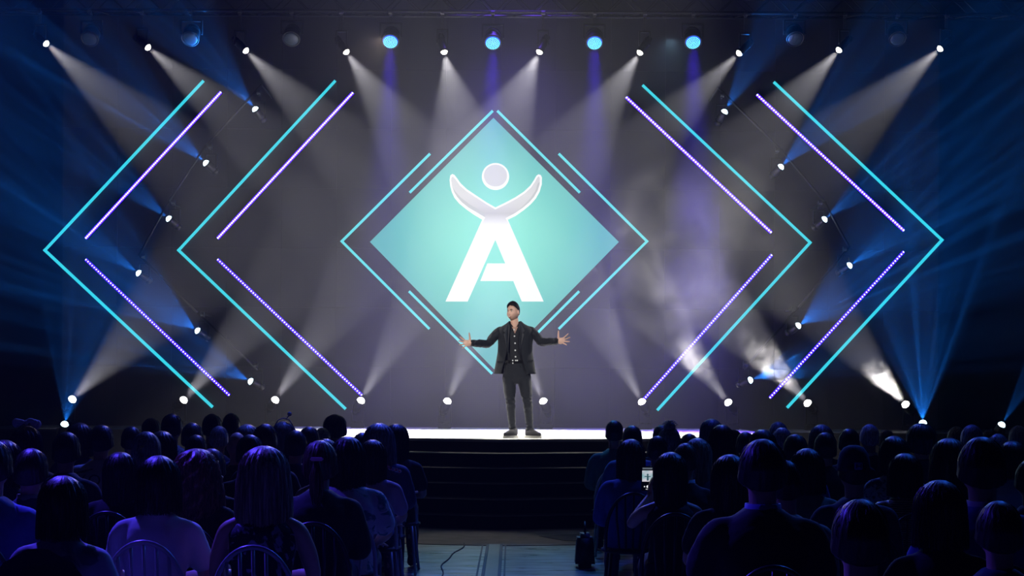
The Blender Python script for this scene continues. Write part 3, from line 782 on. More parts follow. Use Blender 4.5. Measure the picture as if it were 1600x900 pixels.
def shoe_bm(bm, s, x, y, z0=0.0, yaw=0.0, L=0.27, k=1.0):
    M = Matrix.Translation((x, y, z0)) @ Matrix.Rotation(yaw, 4, 'Z')
    rings = []
    for i in range(9):
        t = i / 8; yy = -0.085 + L * t
        wd = 0.034 + 0.012 * math.sin(PI * min(1, t * 1.1)) - (0.016 * max(0, t - .8) / .2)
        ht = 0.085 * (1 - t) ** 1.1 + 0.045 if t > 0.05 else 0.10
        rings.append((yy, wd * k, ht * k))
    prev = None
    for yy, wd, ht in rings:
        r = [bm.verts.new(M @ Vector((wd * math.cos(a) * (1 if math.sin(a) < 0 else .9), yy, 0.012 + ht / 2 + ht / 2 * math.sin(a)))) for a in [2 * PI * q / 12 for q in range(12)]]
        if prev:
            for q in range(12): bm.faces.new((prev[q], prev[(q + 1) % 12], r[(q + 1) % 12], r[q]))
        else: bm.faces.new(r[::-1])
        prev = r
    bm.faces.new(prev)
def sole_bm(bm, x, y, z0=0.0, yaw=0.0, L=0.27, k=1.0):
    M = Matrix.Translation((x, y, z0)) @ Matrix.Rotation(yaw, 4, 'Z')
    poly = []
    for i in range(11):
        t = i / 10; wd = 0.037 + 0.014 * math.sin(PI * min(1, t * 1.1)) - (0.020 * max(0, t - .8) / .2); poly.append((wd * k, -0.09 + (L + .012) * t))
    full = poly + [(-a, b) for a, b in poly[::-1]]
    lo = [bm.verts.new(M @ Vector((a, b, 0.0))) for a, b in full]; hi = [bm.verts.new(M @ Vector((a, b, 0.028 * k))) for a, b in full]
    n = len(full); bm.faces.new(lo[::-1]); bm.faces.new(hi)
    for i in range(n): bm.faces.new((lo[i], lo[(i + 1) % n], hi[(i + 1) % n], hi[i]))

# ---------------- hair, built once for each style
from mathutils import noise as NZ
def hair_mesh(style, n=72):
    """a shell round the back and sides of the head. th=0 faces the stage (+y); rows run from the crown down"""
    P = {  # length below head centre at the back, at the sides, fullness, ridge depth, flare, face opening (radians)
        'short': (0.085, 0.035, 0.010, 0.002, 0.0, 1.05), 'crop': (0.075, 0.02, 0.006, 0.001, 0.0, 1.1),
        'bob': (0.165, 0.15, 0.026, 0.005, 0.020, 0.75), 'long': (0.36, 0.33, 0.026, 0.006, 0.010, 0.70),
        'wide': (0.34, 0.32, 0.036, 0.008, 0.028, 0.70), 'curly': (0.30, 0.28, 0.042, 0.013, 0.045, 0.70), 'pinned': (0.10, 0.05, 0.014, 0.004, 0.0, 0.95),
        'puffy': (0.11, 0.08, 0.030, 0.008, 0.0, 0.95)}[style]
    Lb, Ls, full, ridge, flare, face = P
    bm = bmesh.new(); rows = 30; R = []
    a0, a1 = face, 2 * PI - face
    for j in range(rows + 1):
        row = []
        for i in range(n + 1):
            th = a0 + (a1 - a0) * i / n               # angle from +y
            back = 0.5 - 0.5 * math.cos(th)            # 0 front .. 1 back
            low = -(Ls + (Lb - Ls) * max(0, (back - .45) / .55))
            z_top = 0.128
            t = j / rows
            # travel over the dome first, then down
            if t < 0.5:
                ph = (t / 0.5) * PI / 2; rr = math.sin(ph); z = z_top * math.cos(ph) * 0.98
                z = z + (0.0)
            else:
                u_ = (t - 0.5) / 0.5; rr = 1.0; z = low * u_
            hr = 1.0
            if z < 0:
                k = min(1, -z / 0.118)
                hr = 1 - 0.06 * k
                hx, hy = (1 + .10 * math.sin(k * PI) - .12 * k, 1 - .42 * k * min(1, max(0, back - .3) * 2.2)) if style in ('short', 'crop', 'pinned', 'puffy') else (hr, hr)
            else: hx = hy = 1.0
            rx = (0.076 * hx + full + 0.004) * rr; ry = (0.094 * (1.06 if back > .5 else 1) * hy + full) * rr
            if z < 0 and style not in ('short', 'crop', 'pinned', 'puffy'):
                q = min(1.0, -z / 0.30); rx += flare * math.sin(q * PI * 0.75) - 0.012 * q; ry += (-0.005 + flare * .3) * q
            rd = ridge * rr * (math.sin(th * 17 + 3 * NZ.noise(Vector((th * 2, z * 6, 1))) * 2) * .5 + NZ.noise(Vector((th * 9, z * (9 if style != 'curly' else 34), 4.0))) * 1.3)
            if style == 'curly': rd += 0.010 * rr * math.sin(z * 70 + th * 9)
            x = (rx + rd) * math.sin(th); y = (ry + rd) * math.cos(th)
            # front rows above the brow close the cap over the forehead
            if z > 0.03 and back < 0.5: pass
            row.append(bm.verts.new((HC.x + x, HC.y + y - 0.004, HC.z + z + 0.0015 * NZ.noise(Vector((th * 20, 0, 0))) + (0.018 * NZ.noise(Vector((th * 13, 3, 0))) if j == rows and z < -0.1 else 0))))
        R.append(row)
    for j in range(rows):
        for i in range(n): bm.faces.new((R[j][i], R[j][i + 1], R[j + 1][i + 1], R[j + 1][i]))
    # fringe part of the dome: closes the cap above the forehead
    F_ = []
    m = 12
    for j in range(rows // 2 - 3):
        row = []
        for i in range(m + 1):
            th = -a0 + 2 * a0 * i / m; ph = (j / (rows / 2)) * PI / 2; rr = math.sin(ph); z = 0.128 * math.cos(ph) * .98
            row.append(bm.verts.new((HC.x + (0.080 + full) * rr * math.sin(th), HC.y + (0.094 + full) * rr * math.cos(th) - .004, HC.z + z)))
        F_.append(row)
    for A, B in zip(F_, F_[1:]):
        for i in range(m): bm.faces.new((A[i], A[i + 1], B[i + 1], B[i]))
    bmesh.ops.remove_doubles(bm, verts=bm.verts, dist=0.0012)
    # thickness towards the head
    bm.normal_update()
    geom = bmesh.ops.solidify(bm, geom=bm.faces[:], thickness=0.008)
    # loose strands that break the outline
    rnd = random.Random(len(style) * 7)
    long_ = style in ('bob', 'long', 'wide', 'curly')
    for k in range(260 if long_ else 70):
        th = rnd.uniform(face + .1, 2 * PI - face - .1); back = 0.5 - 0.5 * math.cos(th)
        low = -(Ls + (Lb - Ls) * max(0, (back - .45) / .55)); pts = []; off = rnd.uniform(0.001, 0.007) + (0.006 if style in ('curly', 'puffy') else 0)
        st = rnd.uniform(0.0, 0.7) if long_ else rnd.uniform(.2, 1.2)
        m_ = 9
        for q in range(m_):
            u_ = q / (m_ - 1)
            if long_:
                z = 0.10 * (1 - st) - ((0.10 * (1 - st)) - low * 1.05) * u_
            else:
                z = 0.115 * math.cos(st) - 0.05 * u_ - (0.0)
            rr = math.sqrt(max(0.05, 1 - max(0, z / 0.128) ** 2))
            k2 = min(1, max(0, -z / 0.118)); hr = 1 - (0.06 if long_ else .30) * k2
            rx = (0.076 * hr + full + 0.004 + off) * rr; ry = (0.098 * hr + full + off) * rr
            if z < 0 and long_:
                qq = min(1.0, -z / 0.30); rx += flare * math.sin(qq * PI * 0.75) - 0.012 * qq; ry += (-0.005 + flare * .3) * qq
            thq = th + 0.05 * math.sin(u_ * 5 + k) + (0.10 * math.sin(u_ * 22 + k) if style == 'curly' else 0)
            pts.append((HC.x + rx * math.sin(thq), HC.y + ry * math.cos(thq) - .004, HC.z + z))
        add_tube(bm, pts, [0.0016 if long_ else .0009] * (m_ - 1) + [0.0006], 3, False)
    me = bpy.data.meshes.new('hair_' + style); bm.to_mesh(me); bm.free(); me.materials.append(M_dark)
    for p_ in me.polygons: p_.use_smooth = True
    return me
def tail_mesh(kind):
    bm = bmesh.new(); c = HC + Vector((0, -.115, .03))
    if kind == 'bun':
        add_ball(bm, HC + Vector((0, -.05, .125)), .045, 1, 1, .85, 14, 10)
        for k in range(60):
            a, b = k * 2.4, (k % 9) * .35; r_ = .046
            p = HC + Vector((0, -.05, .125)) + Vector((math.cos(a) * math.sin(b), math.sin(a) * math.sin(b), math.cos(b) * .85)) * r_
            add_tube(bm, [p, p + Vector((math.cos(a) * .02, math.sin(a) * .02, .012)), p + Vector((math.cos(a) * .03, math.sin(a) * .03, -.004))], [.003, .002, .001], 4)
    else:
        for k in range(40):
            a = k * 2.4; r_ = .020 * math.sqrt((k + .5) / 40)
            o_ = Vector((math.cos(a) * r_, math.sin(a) * r_ * .7, 0))
            add_tube(bm, [c + o_ * .5, c + o_ * .6 + Vector((0, -.035, -.02)), c + o_ * 1.6 + Vector((0.006 * math.sin(k), -.05, -.10)), c + o_ * 1.5 + Vector((0.01 * math.sin(k), -.04, -.19)), c + o_ * .6 + Vector((.01 * math.sin(k), -.03, -.25 - .02 * math.sin(k * 3)))], [.005, .006, .007, .005, .001], 5)
    me = mesh_of(bm, 'hair_' + kind, M_dark, True); return me
def cap_mesh():
    bm = bmesh.new()
    prof = [(0.0005, .145), (.03, .143), (.06, .130), (.083, .100), (.094, .06), (.098, .02), (.099, .0), (.094, .0)]
    add_lathe(bm, prof, 28, Matrix.Translation(HC) @ Matrix.Diagonal((.93, 1.08, 1, 1)), True, False)
    rows = []
    for j in range(5):
        rows.append([bm.verts.new(HC + Vector(((.085 - .010 * j) * math.sin(-1 + 2 * i / 10), .085 + .022 * j * math.cos((-1 + 2 * i / 10) * 1.1) + .005, .012 - .006 * j))) for i in range(11)])
    for A, B in zip(rows, rows[1:]):
        for i in range(10): bm.faces.new((A[i], A[i + 1], B[i + 1], B[i]))
    return mesh_of(bm, 'cap', M_dark, True)

def hair_mat(name, col, tip=None, rough=0.42):
    m, nt, p = new_mat(name)
    tc = nt.nodes.new('ShaderNodeTexCoord'); mp = nt.nodes.new('ShaderNodeMapping'); mp.inputs['Scale'].default_value = (90, 90, 5)
    nt.links.new(tc.outputs['Object'], mp.inputs[0]); n = nt.nodes.new('ShaderNodeTexNoise'); n.inputs['Scale'].default_value = 1.0; n.inputs['Detail'].default_value = 4
    nt.links.new(mp.outputs[0], n.inputs['Vector'])
    r = nt.nodes.new('ShaderNodeValToRGB'); nt.links.new(n.outputs['Fac'], r.inputs[0])
    r.color_ramp.elements[0].position = .35; r.color_ramp.elements[0].color = (*[c * .45 for c in col], 1)
    r.color_ramp.elements[1].position = .68; r.color_ramp.elements[1].color = (*(tip or [min(1, c * 1.6) for c in col]), 1)
    nt.links.new(r.outputs[0], p.inputs['Base Color']); p.inputs['Roughness'].default_value = rough
    b = nt.nodes.new('ShaderNodeBump'); b.inputs['Strength'].default_value = .5; b.inputs['Distance'].default_value = .003
    nt.links.new(n.outputs['Fac'], b.inputs['Height']); nt.links.new(b.outputs[0], p.inputs['Normal'])
    return m
def print_mat(name, base, ink, scale=14, thr=0.5, soft=.03):
    m, nt, p = new_mat(name)
    tc = nt.nodes.new('ShaderNodeTexCoord'); n = nt.nodes.new('ShaderNodeTexNoise'); n.inputs['Scale'].default_value = scale; n.inputs['Detail'].default_value = 3; n.inputs['Distortion'].default_value = 1.2
    nt.links.new(tc.outputs['Object'], n.inputs['Vector'])
    r = nt.nodes.new('ShaderNodeValToRGB'); nt.links.new(n.outputs['Fac'], r.inputs[0])
    r.color_ramp.elements[0].position = thr - soft; r.color_ramp.elements[0].color = (*ink, 1); r.color_ramp.elements[1].position = thr + soft; r.color_ramp.elements[1].color = (*base, 1)
    nt.links.new(r.outputs[0], p.inputs['Base Color']); p.inputs['Roughness'].default_value = .8
    return m
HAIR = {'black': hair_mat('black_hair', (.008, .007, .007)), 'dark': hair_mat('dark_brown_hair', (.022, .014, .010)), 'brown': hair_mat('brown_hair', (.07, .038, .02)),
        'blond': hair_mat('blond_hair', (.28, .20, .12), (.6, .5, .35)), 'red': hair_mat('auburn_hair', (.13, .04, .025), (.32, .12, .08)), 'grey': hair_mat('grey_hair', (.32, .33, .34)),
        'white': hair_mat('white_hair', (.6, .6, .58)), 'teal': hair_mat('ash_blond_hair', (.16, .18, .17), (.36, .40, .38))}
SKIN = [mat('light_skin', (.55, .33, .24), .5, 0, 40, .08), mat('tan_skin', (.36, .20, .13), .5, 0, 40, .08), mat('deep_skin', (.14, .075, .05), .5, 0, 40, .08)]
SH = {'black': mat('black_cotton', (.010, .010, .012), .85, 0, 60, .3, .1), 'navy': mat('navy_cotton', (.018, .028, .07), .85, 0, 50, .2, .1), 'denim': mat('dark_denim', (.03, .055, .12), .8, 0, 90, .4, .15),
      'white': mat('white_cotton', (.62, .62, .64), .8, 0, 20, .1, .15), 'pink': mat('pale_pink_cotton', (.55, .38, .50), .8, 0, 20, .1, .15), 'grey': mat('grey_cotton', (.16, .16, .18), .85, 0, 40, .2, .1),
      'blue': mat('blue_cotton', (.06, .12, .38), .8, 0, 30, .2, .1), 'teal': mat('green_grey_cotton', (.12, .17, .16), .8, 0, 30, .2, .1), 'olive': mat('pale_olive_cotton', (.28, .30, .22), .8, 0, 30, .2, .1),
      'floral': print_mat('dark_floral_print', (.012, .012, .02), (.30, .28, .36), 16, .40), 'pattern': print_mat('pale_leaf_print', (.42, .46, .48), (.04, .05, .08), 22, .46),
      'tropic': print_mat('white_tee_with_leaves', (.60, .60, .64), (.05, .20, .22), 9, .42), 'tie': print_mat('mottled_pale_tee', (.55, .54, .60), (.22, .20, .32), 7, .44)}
def stripe_mat():
    m, nt, p = new_mat('gold_striped_cloth'); tc = nt.nodes.new('ShaderNodeTexCoord'); wv = nt.nodes.new('ShaderNodeTexWave'); wv.inputs['Scale'].default_value = 22; wv.bands_direction = 'Z'; wv.inputs['Distortion'].default_value = 1.5
    nt.links.new(tc.outputs['Object'], wv.inputs['Vector']); r = nt.nodes.new('ShaderNodeValToRGB'); nt.links.new(wv.outputs['Fac'], r.inputs[0])
    r.color_ramp.elements[0].color = (.02, .02, .025, 1); r.color_ramp.elements[1].color = (.75, .60, .32, 1); r.color_ramp.elements[0].position = .45; r.color_ramp.elements[1].position = .6
    nt.links.new(r.outputs[0], p.inputs['Base Color']); p.inputs['Roughness'].default_value = .4; return m
SH['stripe'] = stripe_mat()
M_trouser = [mat('dark_trousers', (.012, .012, .016), .85, 0, 40, .2), mat('blue_jeans', (.035, .05, .10), .85, 0, 70, .3)]
BODY = {k: seated_body(k) for k in ARMS}
for b_ in BODY.values(): b_.materials.append(SKIN[0])
GARM = {}
def garment(pose, sl, fat):
    fat = 0.0 if fat < .009 else .014
    if pose == 'knee': pose = 'lap'
    k = (pose, sl, fat)
    if k not in GARM: GARM[k] = sleeved(*k)
    return GARM[k]
for p_, s_, f_ in (('lap', 'short', 0.0), ('lap', 'long', .014), ('lap', 'none', 0.0), ('lap', 'long', 0.0), ('lap', 'short', .014), ('phone', 'none', 0.0)): garment(p_, s_, f_)
TROU = trousers_mesh()
SHOES = []
for s in (-1, 1):
    bm = bmesh.new(); shoe_bm(bm, 1, s * .12, .42, 0, -s * .12, .26); SHOES.append(mesh_of(bm, 'shoe', M_blackplastic, True))
HM = {k: hair_mesh(k) for k in ('short', 'crop', 'bob', 'long', 'wide', 'curly', 'pinned', 'puffy')}
HM['bun'] = tail_mesh('bun'); HM['tail'] = tail_mesh('tail'); HM['cap'] = cap_mesh()
PLACED = []
AUD = 'seated audience watching the stage'
def person(px, py, d, hair, hcol, shirt, sleeve, label, pose='lap', fat=0.0, skin=0, yaw=0.0, wx=1.0, legs=0, x=None):
    top = 1.295
    # the nearest free place in the rows that keeps the head where the photograph has it
    for k in (0, .9, -.9, 1.8, -1.8, 2.7, 3.6, -2.7, 4.5):
        dd = d + k; q = at(px, py, dd)
        if dd < 4.4 or dd > 18.4 or (dd > 15.9 and abs(q.x) < 3.2) or (k and CAMZ - (py - HY) * dd / F < 1.12): continue
        if x is not None or all(abs(q.x - a_) > .43 or abs(dd - b_) > .60 for a_, b_ in PLACED): break
    else: dd = d
    if x is None: d = dd
    H = CAMZ - (py - HY) * d / F
    s = max(0.88, min(1.09, H / top))
    p = at(px, py, d); PLACED.append((p.x if x is None else x, d))
    root = link('person', BODY[pose]); root.location = (p.x if x is None else x, d, 0)
    root.scale = (s * wx, s * 0.97, s); root.rotation_euler = (0, 0, yaw)
    paint(root, SKIN[skin]); tag(root, label, 'person', AUD)
    g = link('shirt' if sleeve != 'long' else 'jacket', garment(pose, sleeve, fat), root); paint(g, SH[shirt])
    t = link('trousers', TROU, root); paint(t, M_trouser[legs]); [link('shoe', q_, root) for q_ in SHOES]
    if hair:
        for k in hair.split('+'):
            nm = 'cap' if k == 'cap' else 'hair'
            h = link(nm, HM[k], root); paint(h, HAIR[hcol] if k != 'cap' else SH['navy'])
    return root

# ---------------- chairs: hoop backed with upright slats
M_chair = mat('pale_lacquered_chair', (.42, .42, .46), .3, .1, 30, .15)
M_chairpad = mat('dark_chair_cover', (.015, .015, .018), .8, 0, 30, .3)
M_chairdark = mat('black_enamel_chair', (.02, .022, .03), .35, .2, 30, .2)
def chair(loc, label, group='hoop backed audience chairs', yaw=0.0, padded=False, dark=False):
    if 'proto' not in CH:
        root = empty('banquet_chair', (0, 0, 0), 'x', 'chair')
        bm = bmesh.new(); hp = []
        for i in range(25):
            a = PI * i / 24; hp.append((-.195 * math.cos(a) * (1 if True else 1), -.235 - .05 * math.sin(a), .50 + .345 * math.sin(a) ** .8))
        add_tube(bm, [(-.195, -.20, .44)] + hp + [(.195, -.20, .44)], .0125, 8); obj('back_hoop', bm, M_chair, root, True)
        for i in range(5):
            x_ = -.12 + .06 * i; zt = .50 + .345 * math.sqrt(max(0, 1 - (x_ / .195) ** 2)) ** .8
            bm = bmesh.new(); add_tube(bm, [(x_ * .8, -.20, .45), (x_, -.26, .66), (x_, -.28, zt - .008)], .0085, 6); obj('back_slat', bm, M_chair, root, True)
        bm = bmesh.new(); add_lathe(bm, [(.20, .405), (.215, .415), (.215, .428), (.19, .436)], 28, Matrix.Diagonal((1, 1, 1, 1))); obj('seat', bm, M_chairpad, root, True)
        for sx in (-1, 1):
            for y0, y1 in ((.15, .19), (-.17, -.25)):
                bm = bmesh.new(); add_tube(bm, [(sx * .15, y0, .41), (sx * .19, y1, 0)], .0125, 8); obj('leg', bm, M_chair, root, True)
        CH['proto'] = root; r = root
    else: r = clone_tree(CH['proto'])
    r.location = loc; r.rotation_euler = (0, 0, yaw); tag(r, label, 'chair', group)
    for c_ in r.children:
        if c_.material_slots[0].material in (M_chair, M_chairdark):
            paint(c_, M_chairdark if dark else M_chair)
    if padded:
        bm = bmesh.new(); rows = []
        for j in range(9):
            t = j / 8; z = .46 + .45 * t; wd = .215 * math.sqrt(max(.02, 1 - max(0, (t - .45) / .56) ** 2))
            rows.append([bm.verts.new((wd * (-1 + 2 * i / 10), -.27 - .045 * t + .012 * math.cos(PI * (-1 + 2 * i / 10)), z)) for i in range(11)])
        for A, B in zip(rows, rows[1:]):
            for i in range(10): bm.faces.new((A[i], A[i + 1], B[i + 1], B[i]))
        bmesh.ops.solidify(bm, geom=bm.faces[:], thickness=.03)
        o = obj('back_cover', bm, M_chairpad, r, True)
    return r
CH = {}
# ---------------- the audience, each placed where the photograph has the head: (column px, top of head px, distance)
R = [4.6, 5.5, 6.4, 7.3, 8.2, 9.1, 10.0, 10.9, 11.8, 12.7, 13.6, 14.5]
P_ = person
# left block, from the camera toward the stage
P_(97, 745, R[2], 'bob', 'brown', 'tie', 'short', 'brown bobbed head low at the left, pale mottled tee lit blue', fat=.006)
P_(247, 713, R[3], 'bob', 'dark', 'white', 'short', 'dark bobbed head above a pale tee lit violet, behind a hoop chair', fat=.008)
P_(412, 697, R[3] - .2, 'wide', 'blond', 'floral', 'none', 'long fair hair down the back of a sleeveless dark floral top')
P_(-12, 690, R[3] + .1, 'short', 'black', 'blue', 'short', 'dark head cut by the left edge above a blue lit shirt', fat=.01)
P_(306, 702, R[4], 'curly', 'red', 'black', 'long', 'big curly auburn hair with violet glints beside the pale tee')
P_(500, 688, R[4] + .15, 'pinned+tail', 'brown', 'black', 'long', 'brown hair held by a pink clip, broad black jacket', fat=.025)
P_(48, 703, R[4], 'short', 'dark', 'navy', 'long', 'dark round head with a pale collar near the left edge', wx=1.03)
P_(187, 708, R[4] - .1, 'long', 'dark', 'black', 'long', 'long dark brown hair in front of the white jersey')
JER = P_(158, 666, R[8], 'short', 'black', 'white', 'short', 'short black hair above a white jersey printed with 46', fat=.022, wx=1.05)
P_(103, 677, R[6], 'short', 'black', 'navy', 'short', 'dark head left of the white jersey, faint blue rim')
P_(5, 690, R[5] + .1, 'bob', 'dark', 'navy', 'short', 'dark bobbed head half out of frame at the left edge', x=-3.12)
BOW = P_(40, 668, R[6], 'bob', 'black', 'black', 'short', 'black head with a crumpled white bow on top')
P_(228, 676, R[6], 'pinned+tail', 'teal', 'navy', 'short', 'ash fair head with a low ponytail, lit pale teal')
P_(543, 682, R[5], 'long', 'dark', 'tropic', 'short', 'long dark hair over a white tee with leaf print at the aisle', pose='knee', fat=.010, legs=1)
P_(330, 702, R[5], 'short', 'brown', 'black', 'long', 'brown head just right of the curly auburn hair')
P_(390, 680, R[6], 'short', 'black', 'black', 'short', 'black head behind the long fair hair, on its left')
P_(414, 663, R[7], 'crop', 'brown', 'black', 'short', 'thinning brown head with warm temple above the long fair hair', skin=1)
P_(462, 673, R[6] + .1, 'short', 'dark', 'navy', 'long', 'violet rimmed dark head left of the pink hair clip')
P_(509, 686, R[6] + .2, 'pinned', 'dark', 'black', 'none', 'neat dark head with a bare tan neck between two long haired women', skin=1)
P_(582, 687, R[7], 'long', 'dark', 'pink', 'short', 'long straight dark hair over a pale pink tee at the aisle', legs=1, fat=.008, pose='knee')
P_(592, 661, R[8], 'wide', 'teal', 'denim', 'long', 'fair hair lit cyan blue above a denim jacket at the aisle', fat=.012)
P_(619, 662, R[9] + .3, 'long', 'black', 'black', 'short', 'long black hair and black top with one bare arm, last at the left aisle')
P_(124, 663, R[8], 'bob', 'dark', 'navy', 'short', 'head with a bright violet rim right of the blue floor light')
P_(205, 668, R[8], 'crop', 'black', 'black', 'short', 'dark head between the teal topped head and the white spotted shirt')
P_(252, 675, R[7], 'bob', 'dark', 'black', 'short', 'dark bob with a violet rim behind the ponytail')
P_(268, 648, R[9], 'crop', 'black', 'pattern', 'short', 'tall man with cropped black hair and pale leaf print shirt', wx=1.05, fat=.01)
P_(236, 655, R[10], 'short', 'dark', 'black', 'short', 'small dark head left of the leaf print shirt')
P_(300, 662, R[9], 'short', 'black', 'black', 'short', 'black head right of the leaf print shirt')
P_(306, 681, R[7], 'short', 'dark', 'navy', 'short', 'blue rimmed head just above the curly auburn hair')
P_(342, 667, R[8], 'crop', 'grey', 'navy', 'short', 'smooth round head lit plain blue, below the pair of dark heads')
P_(331, 648, R[11], 'short', 'black', 'black', 'short', 'dark head against the screen above the smooth blue head')
P_(361, 647, R[11], 'crop', 'black', 'black', 'short', 'tall cropped black head right above the bald violet one')
P_(370, 675, R[8], '', 'grey', 'black', 'short', 'bald head with a violet shine')
P_(386, 664, R[9], 'bob', 'teal', 'navy', 'short', 'teal lit head behind the bald violet one')
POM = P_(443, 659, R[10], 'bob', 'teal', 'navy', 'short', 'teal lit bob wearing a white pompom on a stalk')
P_(483, 667, R[8], 'short', 'dark', 'navy', 'short', 'dark head with a violet blue top left of the tall aisle head')
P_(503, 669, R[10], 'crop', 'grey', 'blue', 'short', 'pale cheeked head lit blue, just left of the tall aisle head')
P_(523, 648, R[11], 'puffy', 'dark', 'black', 'short', 'tall dark head standing out against the lit stage edge')
P_(566, 676, R[9], 'short', 'dark', 'navy', 'short', 'dark head tucked left of the cyan blue hair')
# right block
P_(1192, 682, R[2], 'short', 'black', 'black', 'short', 'large black silhouette with short hair and a violet edged collar', fat=.02, wx=1.06)
PHW = P_(1048, 704, R[5], 'long', 'black', 'black', 'none', 'long black hair and black vest, bare arms holding up a phone', pose='phone')
P_(1345, 775, R[0], 'short', 'dark', 'black', 'long', 'nearest dark head at the lower right, rounded top rimmed blue', fat=.01)
P_(1562, 777, R[0], 'short', 'dark', 'navy', 'long', 'nearest head at the right edge with a violet spot on top', fat=.01)
P_(1535, 677, R[2] + .1, 'short', 'black', 'blue', 'short', 'large dark head over a blue edged collar, near the right edge', fat=.015, wx=1.05)
P_(1141, 707, R[4], 'long', 'dark', 'black', 'short', 'long dark reddish hair left of the large black silhouette')
P_(1071, 690, R[6] + .1, 'crop', 'brown', 'black', 'long', 'brown head showing one warm ear, behind the phone holder')
P_(1090, 682, R[7], 'long', 'blond', 'navy', 'short', 'long fair hair hanging right of the warm ear')
P_(986, 684, R[7], 'long', 'dark', 'blue', 'long', 'long dark hair over a blue cardigan at the right aisle', fat=.012, legs=1)
P_(1027, 679, R[7] + .1, 'crop', 'dark', 'navy', 'short', 'dark head with bare tan neck directly behind the phone', skin=1)
P_(988, 663, R[9] - .2, 'short', 'black', 'blue', 'long', 'rounded dark head lit violet at the right aisle', fat=.01, legs=1)
P_(960, 655, R[10], 'crop', 'black', 'teal', 'long', 'black silhouette with one ear out, last at the right aisle', fat=.01)
P_(1034, 662, R[11], 'short', 'black', 'black', 'short', 'dark head left of the spiky bun, against the violet stage edge')
P_(1046, 664, R[10] - .1, 'pinned+bun', 'teal', 'navy', 'short', 'blue lit hair gathered in a spiky bun')
P_(1077, 675, R[8], 'short', 'dark', 'blue', 'short', 'blue topped head above the brown head with the ear')
P_(1112, 652, R[11], 'bob', 'teal', 'navy', 'short', 'slate blue bob standing above the row near the eighth floor light')
P_(1128, 661, R[9], 'bob', 'dark', 'black', 'short', 'dark bob directly below the slate blue one')
P_(1147, 669, R[10], 'short', 'black', 'navy', 'short', 'low dark head right of the slate blue bob')
P_(1165, 672, R[11], 'short', 'dark', 'navy', 'short', 'low dark head touching the end of the violet stage edge')
P_(1192, 668, R[8], 'bob', 'black', 'navy', 'short', 'dark head rising behind the large black silhouette')
P_(1216, 656, R[11], 'short', 'grey', 'navy', 'short', 'grey blue head, upper of the two pale ones below the ninth floor light')
P_(1222, 665, R[9], 'crop', 'white', 'navy', 'short', 'silvery blue head, lower of the two pale ones below the ninth floor light')
P_(1243, 675, R[7], 'short', 'black', 'blue', 'short', 'black head with blue shirt right of the large silhouette')
P_(1284, 660, R[10], 'bob', 'teal', 'navy', 'short', 'teal bob with fine light streaks in the back rows')
P_(1290, 672, R[7], 'short', 'dark', 'black', 'short', 'dark head below the streaked teal bob')
P_(1262, 697, R[5], 'bob', 'dark', 'olive', 'short', 'dark bob left of the navy cap over a pale olive shirt')
P_(1228, 716, R[4], 'crop', 'black', 'olive', 'long', 'black head low behind the large silhouette, pale olive shoulder', fat=.01)
P_(1327, 666, R[9], 'short', 'black', 'black', 'short', 'dark head with a thin bright white rim', )
WH = P_(1359, 659, R[9] + .1, 'crop', 'white', 'black', 'long', 'short white hair with a white collar above a black jacket')
CAP = P_(1335, 697, R[4], 'crop+cap', 'black', 'navy', 'long', 'navy cap with a square blue badge at the back', fat=.01)
P_(1398, 677, R[7], 'bob', 'black', 'pattern', 'short', 'dark bob over a leaf print shirt right of the navy cap')
P_(1385, 668, R[10], 'crop', 'brown', 'black', 'short', 'brown cheek and head beside the short white hair', skin=1)
P_(1440, 657, R[8], 'puffy', 'black', 'navy', 'short', 'tall black head in front of the blue beams rising at the right')
P_(1415, 704, R[4] + .1, 'bob', 'black', 'stripe', 'short', 'black bob above a shoulder of glinting gold stripes', fat=.01)
P_(1484, 680, R[6], 'wide', 'brown', 'black', 'short', 'brown hair with pale streaks left of the large head over the blue edged collar')
P_(1495, 662, R[11], 'short', 'blond', 'navy', 'short', 'fair head edge left of the blue topped round head')
P_(1519, 659, R[9], 'short', 'grey', 'navy', 'short', 'round head with a blue shine, right back rows')
P_(1546, 667, R[11], 'short', 'dark', 'navy', 'short', 'dark head just right of the round blue shining one')
P_(1560, 673, R[8], 'crop', 'grey', 'blue', 'short', 'violet topped head below the small blue light at the right')
P_(1592, 660, R[9], 'crop', 'grey', 'teal', 'short', 'grey head lit violet at the right edge, in the back rows')
P_(1583, 684, R[6], 'bob', 'dark', 'white', 'short', 'dark bob above a pale shirt at the right edge')
P_(1612, 712, R[4], 'short', 'black', 'navy', 'long', 'dark shape cut by the right edge, front rows')
P_(1470, 745, R[1] + .5, 'bob', 'black', 'black', 'short', 'black bob low between the two nearest heads')

# small things worn or held
def text_part(s, size, loc, parent, mt, name='lettering', rz=0.0, ext=0.0015):
    cu = bpy.data.curves.new('lettering', 'FONT'); cu.body = s; cu.size = size; cu.align_x = 'CENTER'; cu.align_y = 'CENTER'; cu.extrude = ext; cu.resolution_u = 4
    o = bpy.data.objects.new('tmp', cu); C.objects.link(o); dg = bpy.context.evaluated_depsgraph_get(); dg.update()
    me = bpy.data.meshes.new_from_object(o.evaluated_get(dg)); bpy.data.objects.remove(o)
    me.materials.clear(); me.materials.append(mt)
    q = link(name, me, parent); q.location = loc; q.rotation_euler = (PI / 2, 0, rz); return q
M_ink = mat('black_ink', (.015, .015, .02), .7)
text_part('KO', .12, (-.04, -.186, .86), JER, M_ink); text_part('1.46', .065, (-.06, -.186, .765), JER, M_ink)
bm = bmesh.new(); add_tube(bm, [(-.15, -.176, .915), (-.08, -.182, .93), (-.01, -.180, .95)], [.008, .010, .003], 6); obj('swoosh_print', bm, M_ink, JER)
bm = bmesh.new()
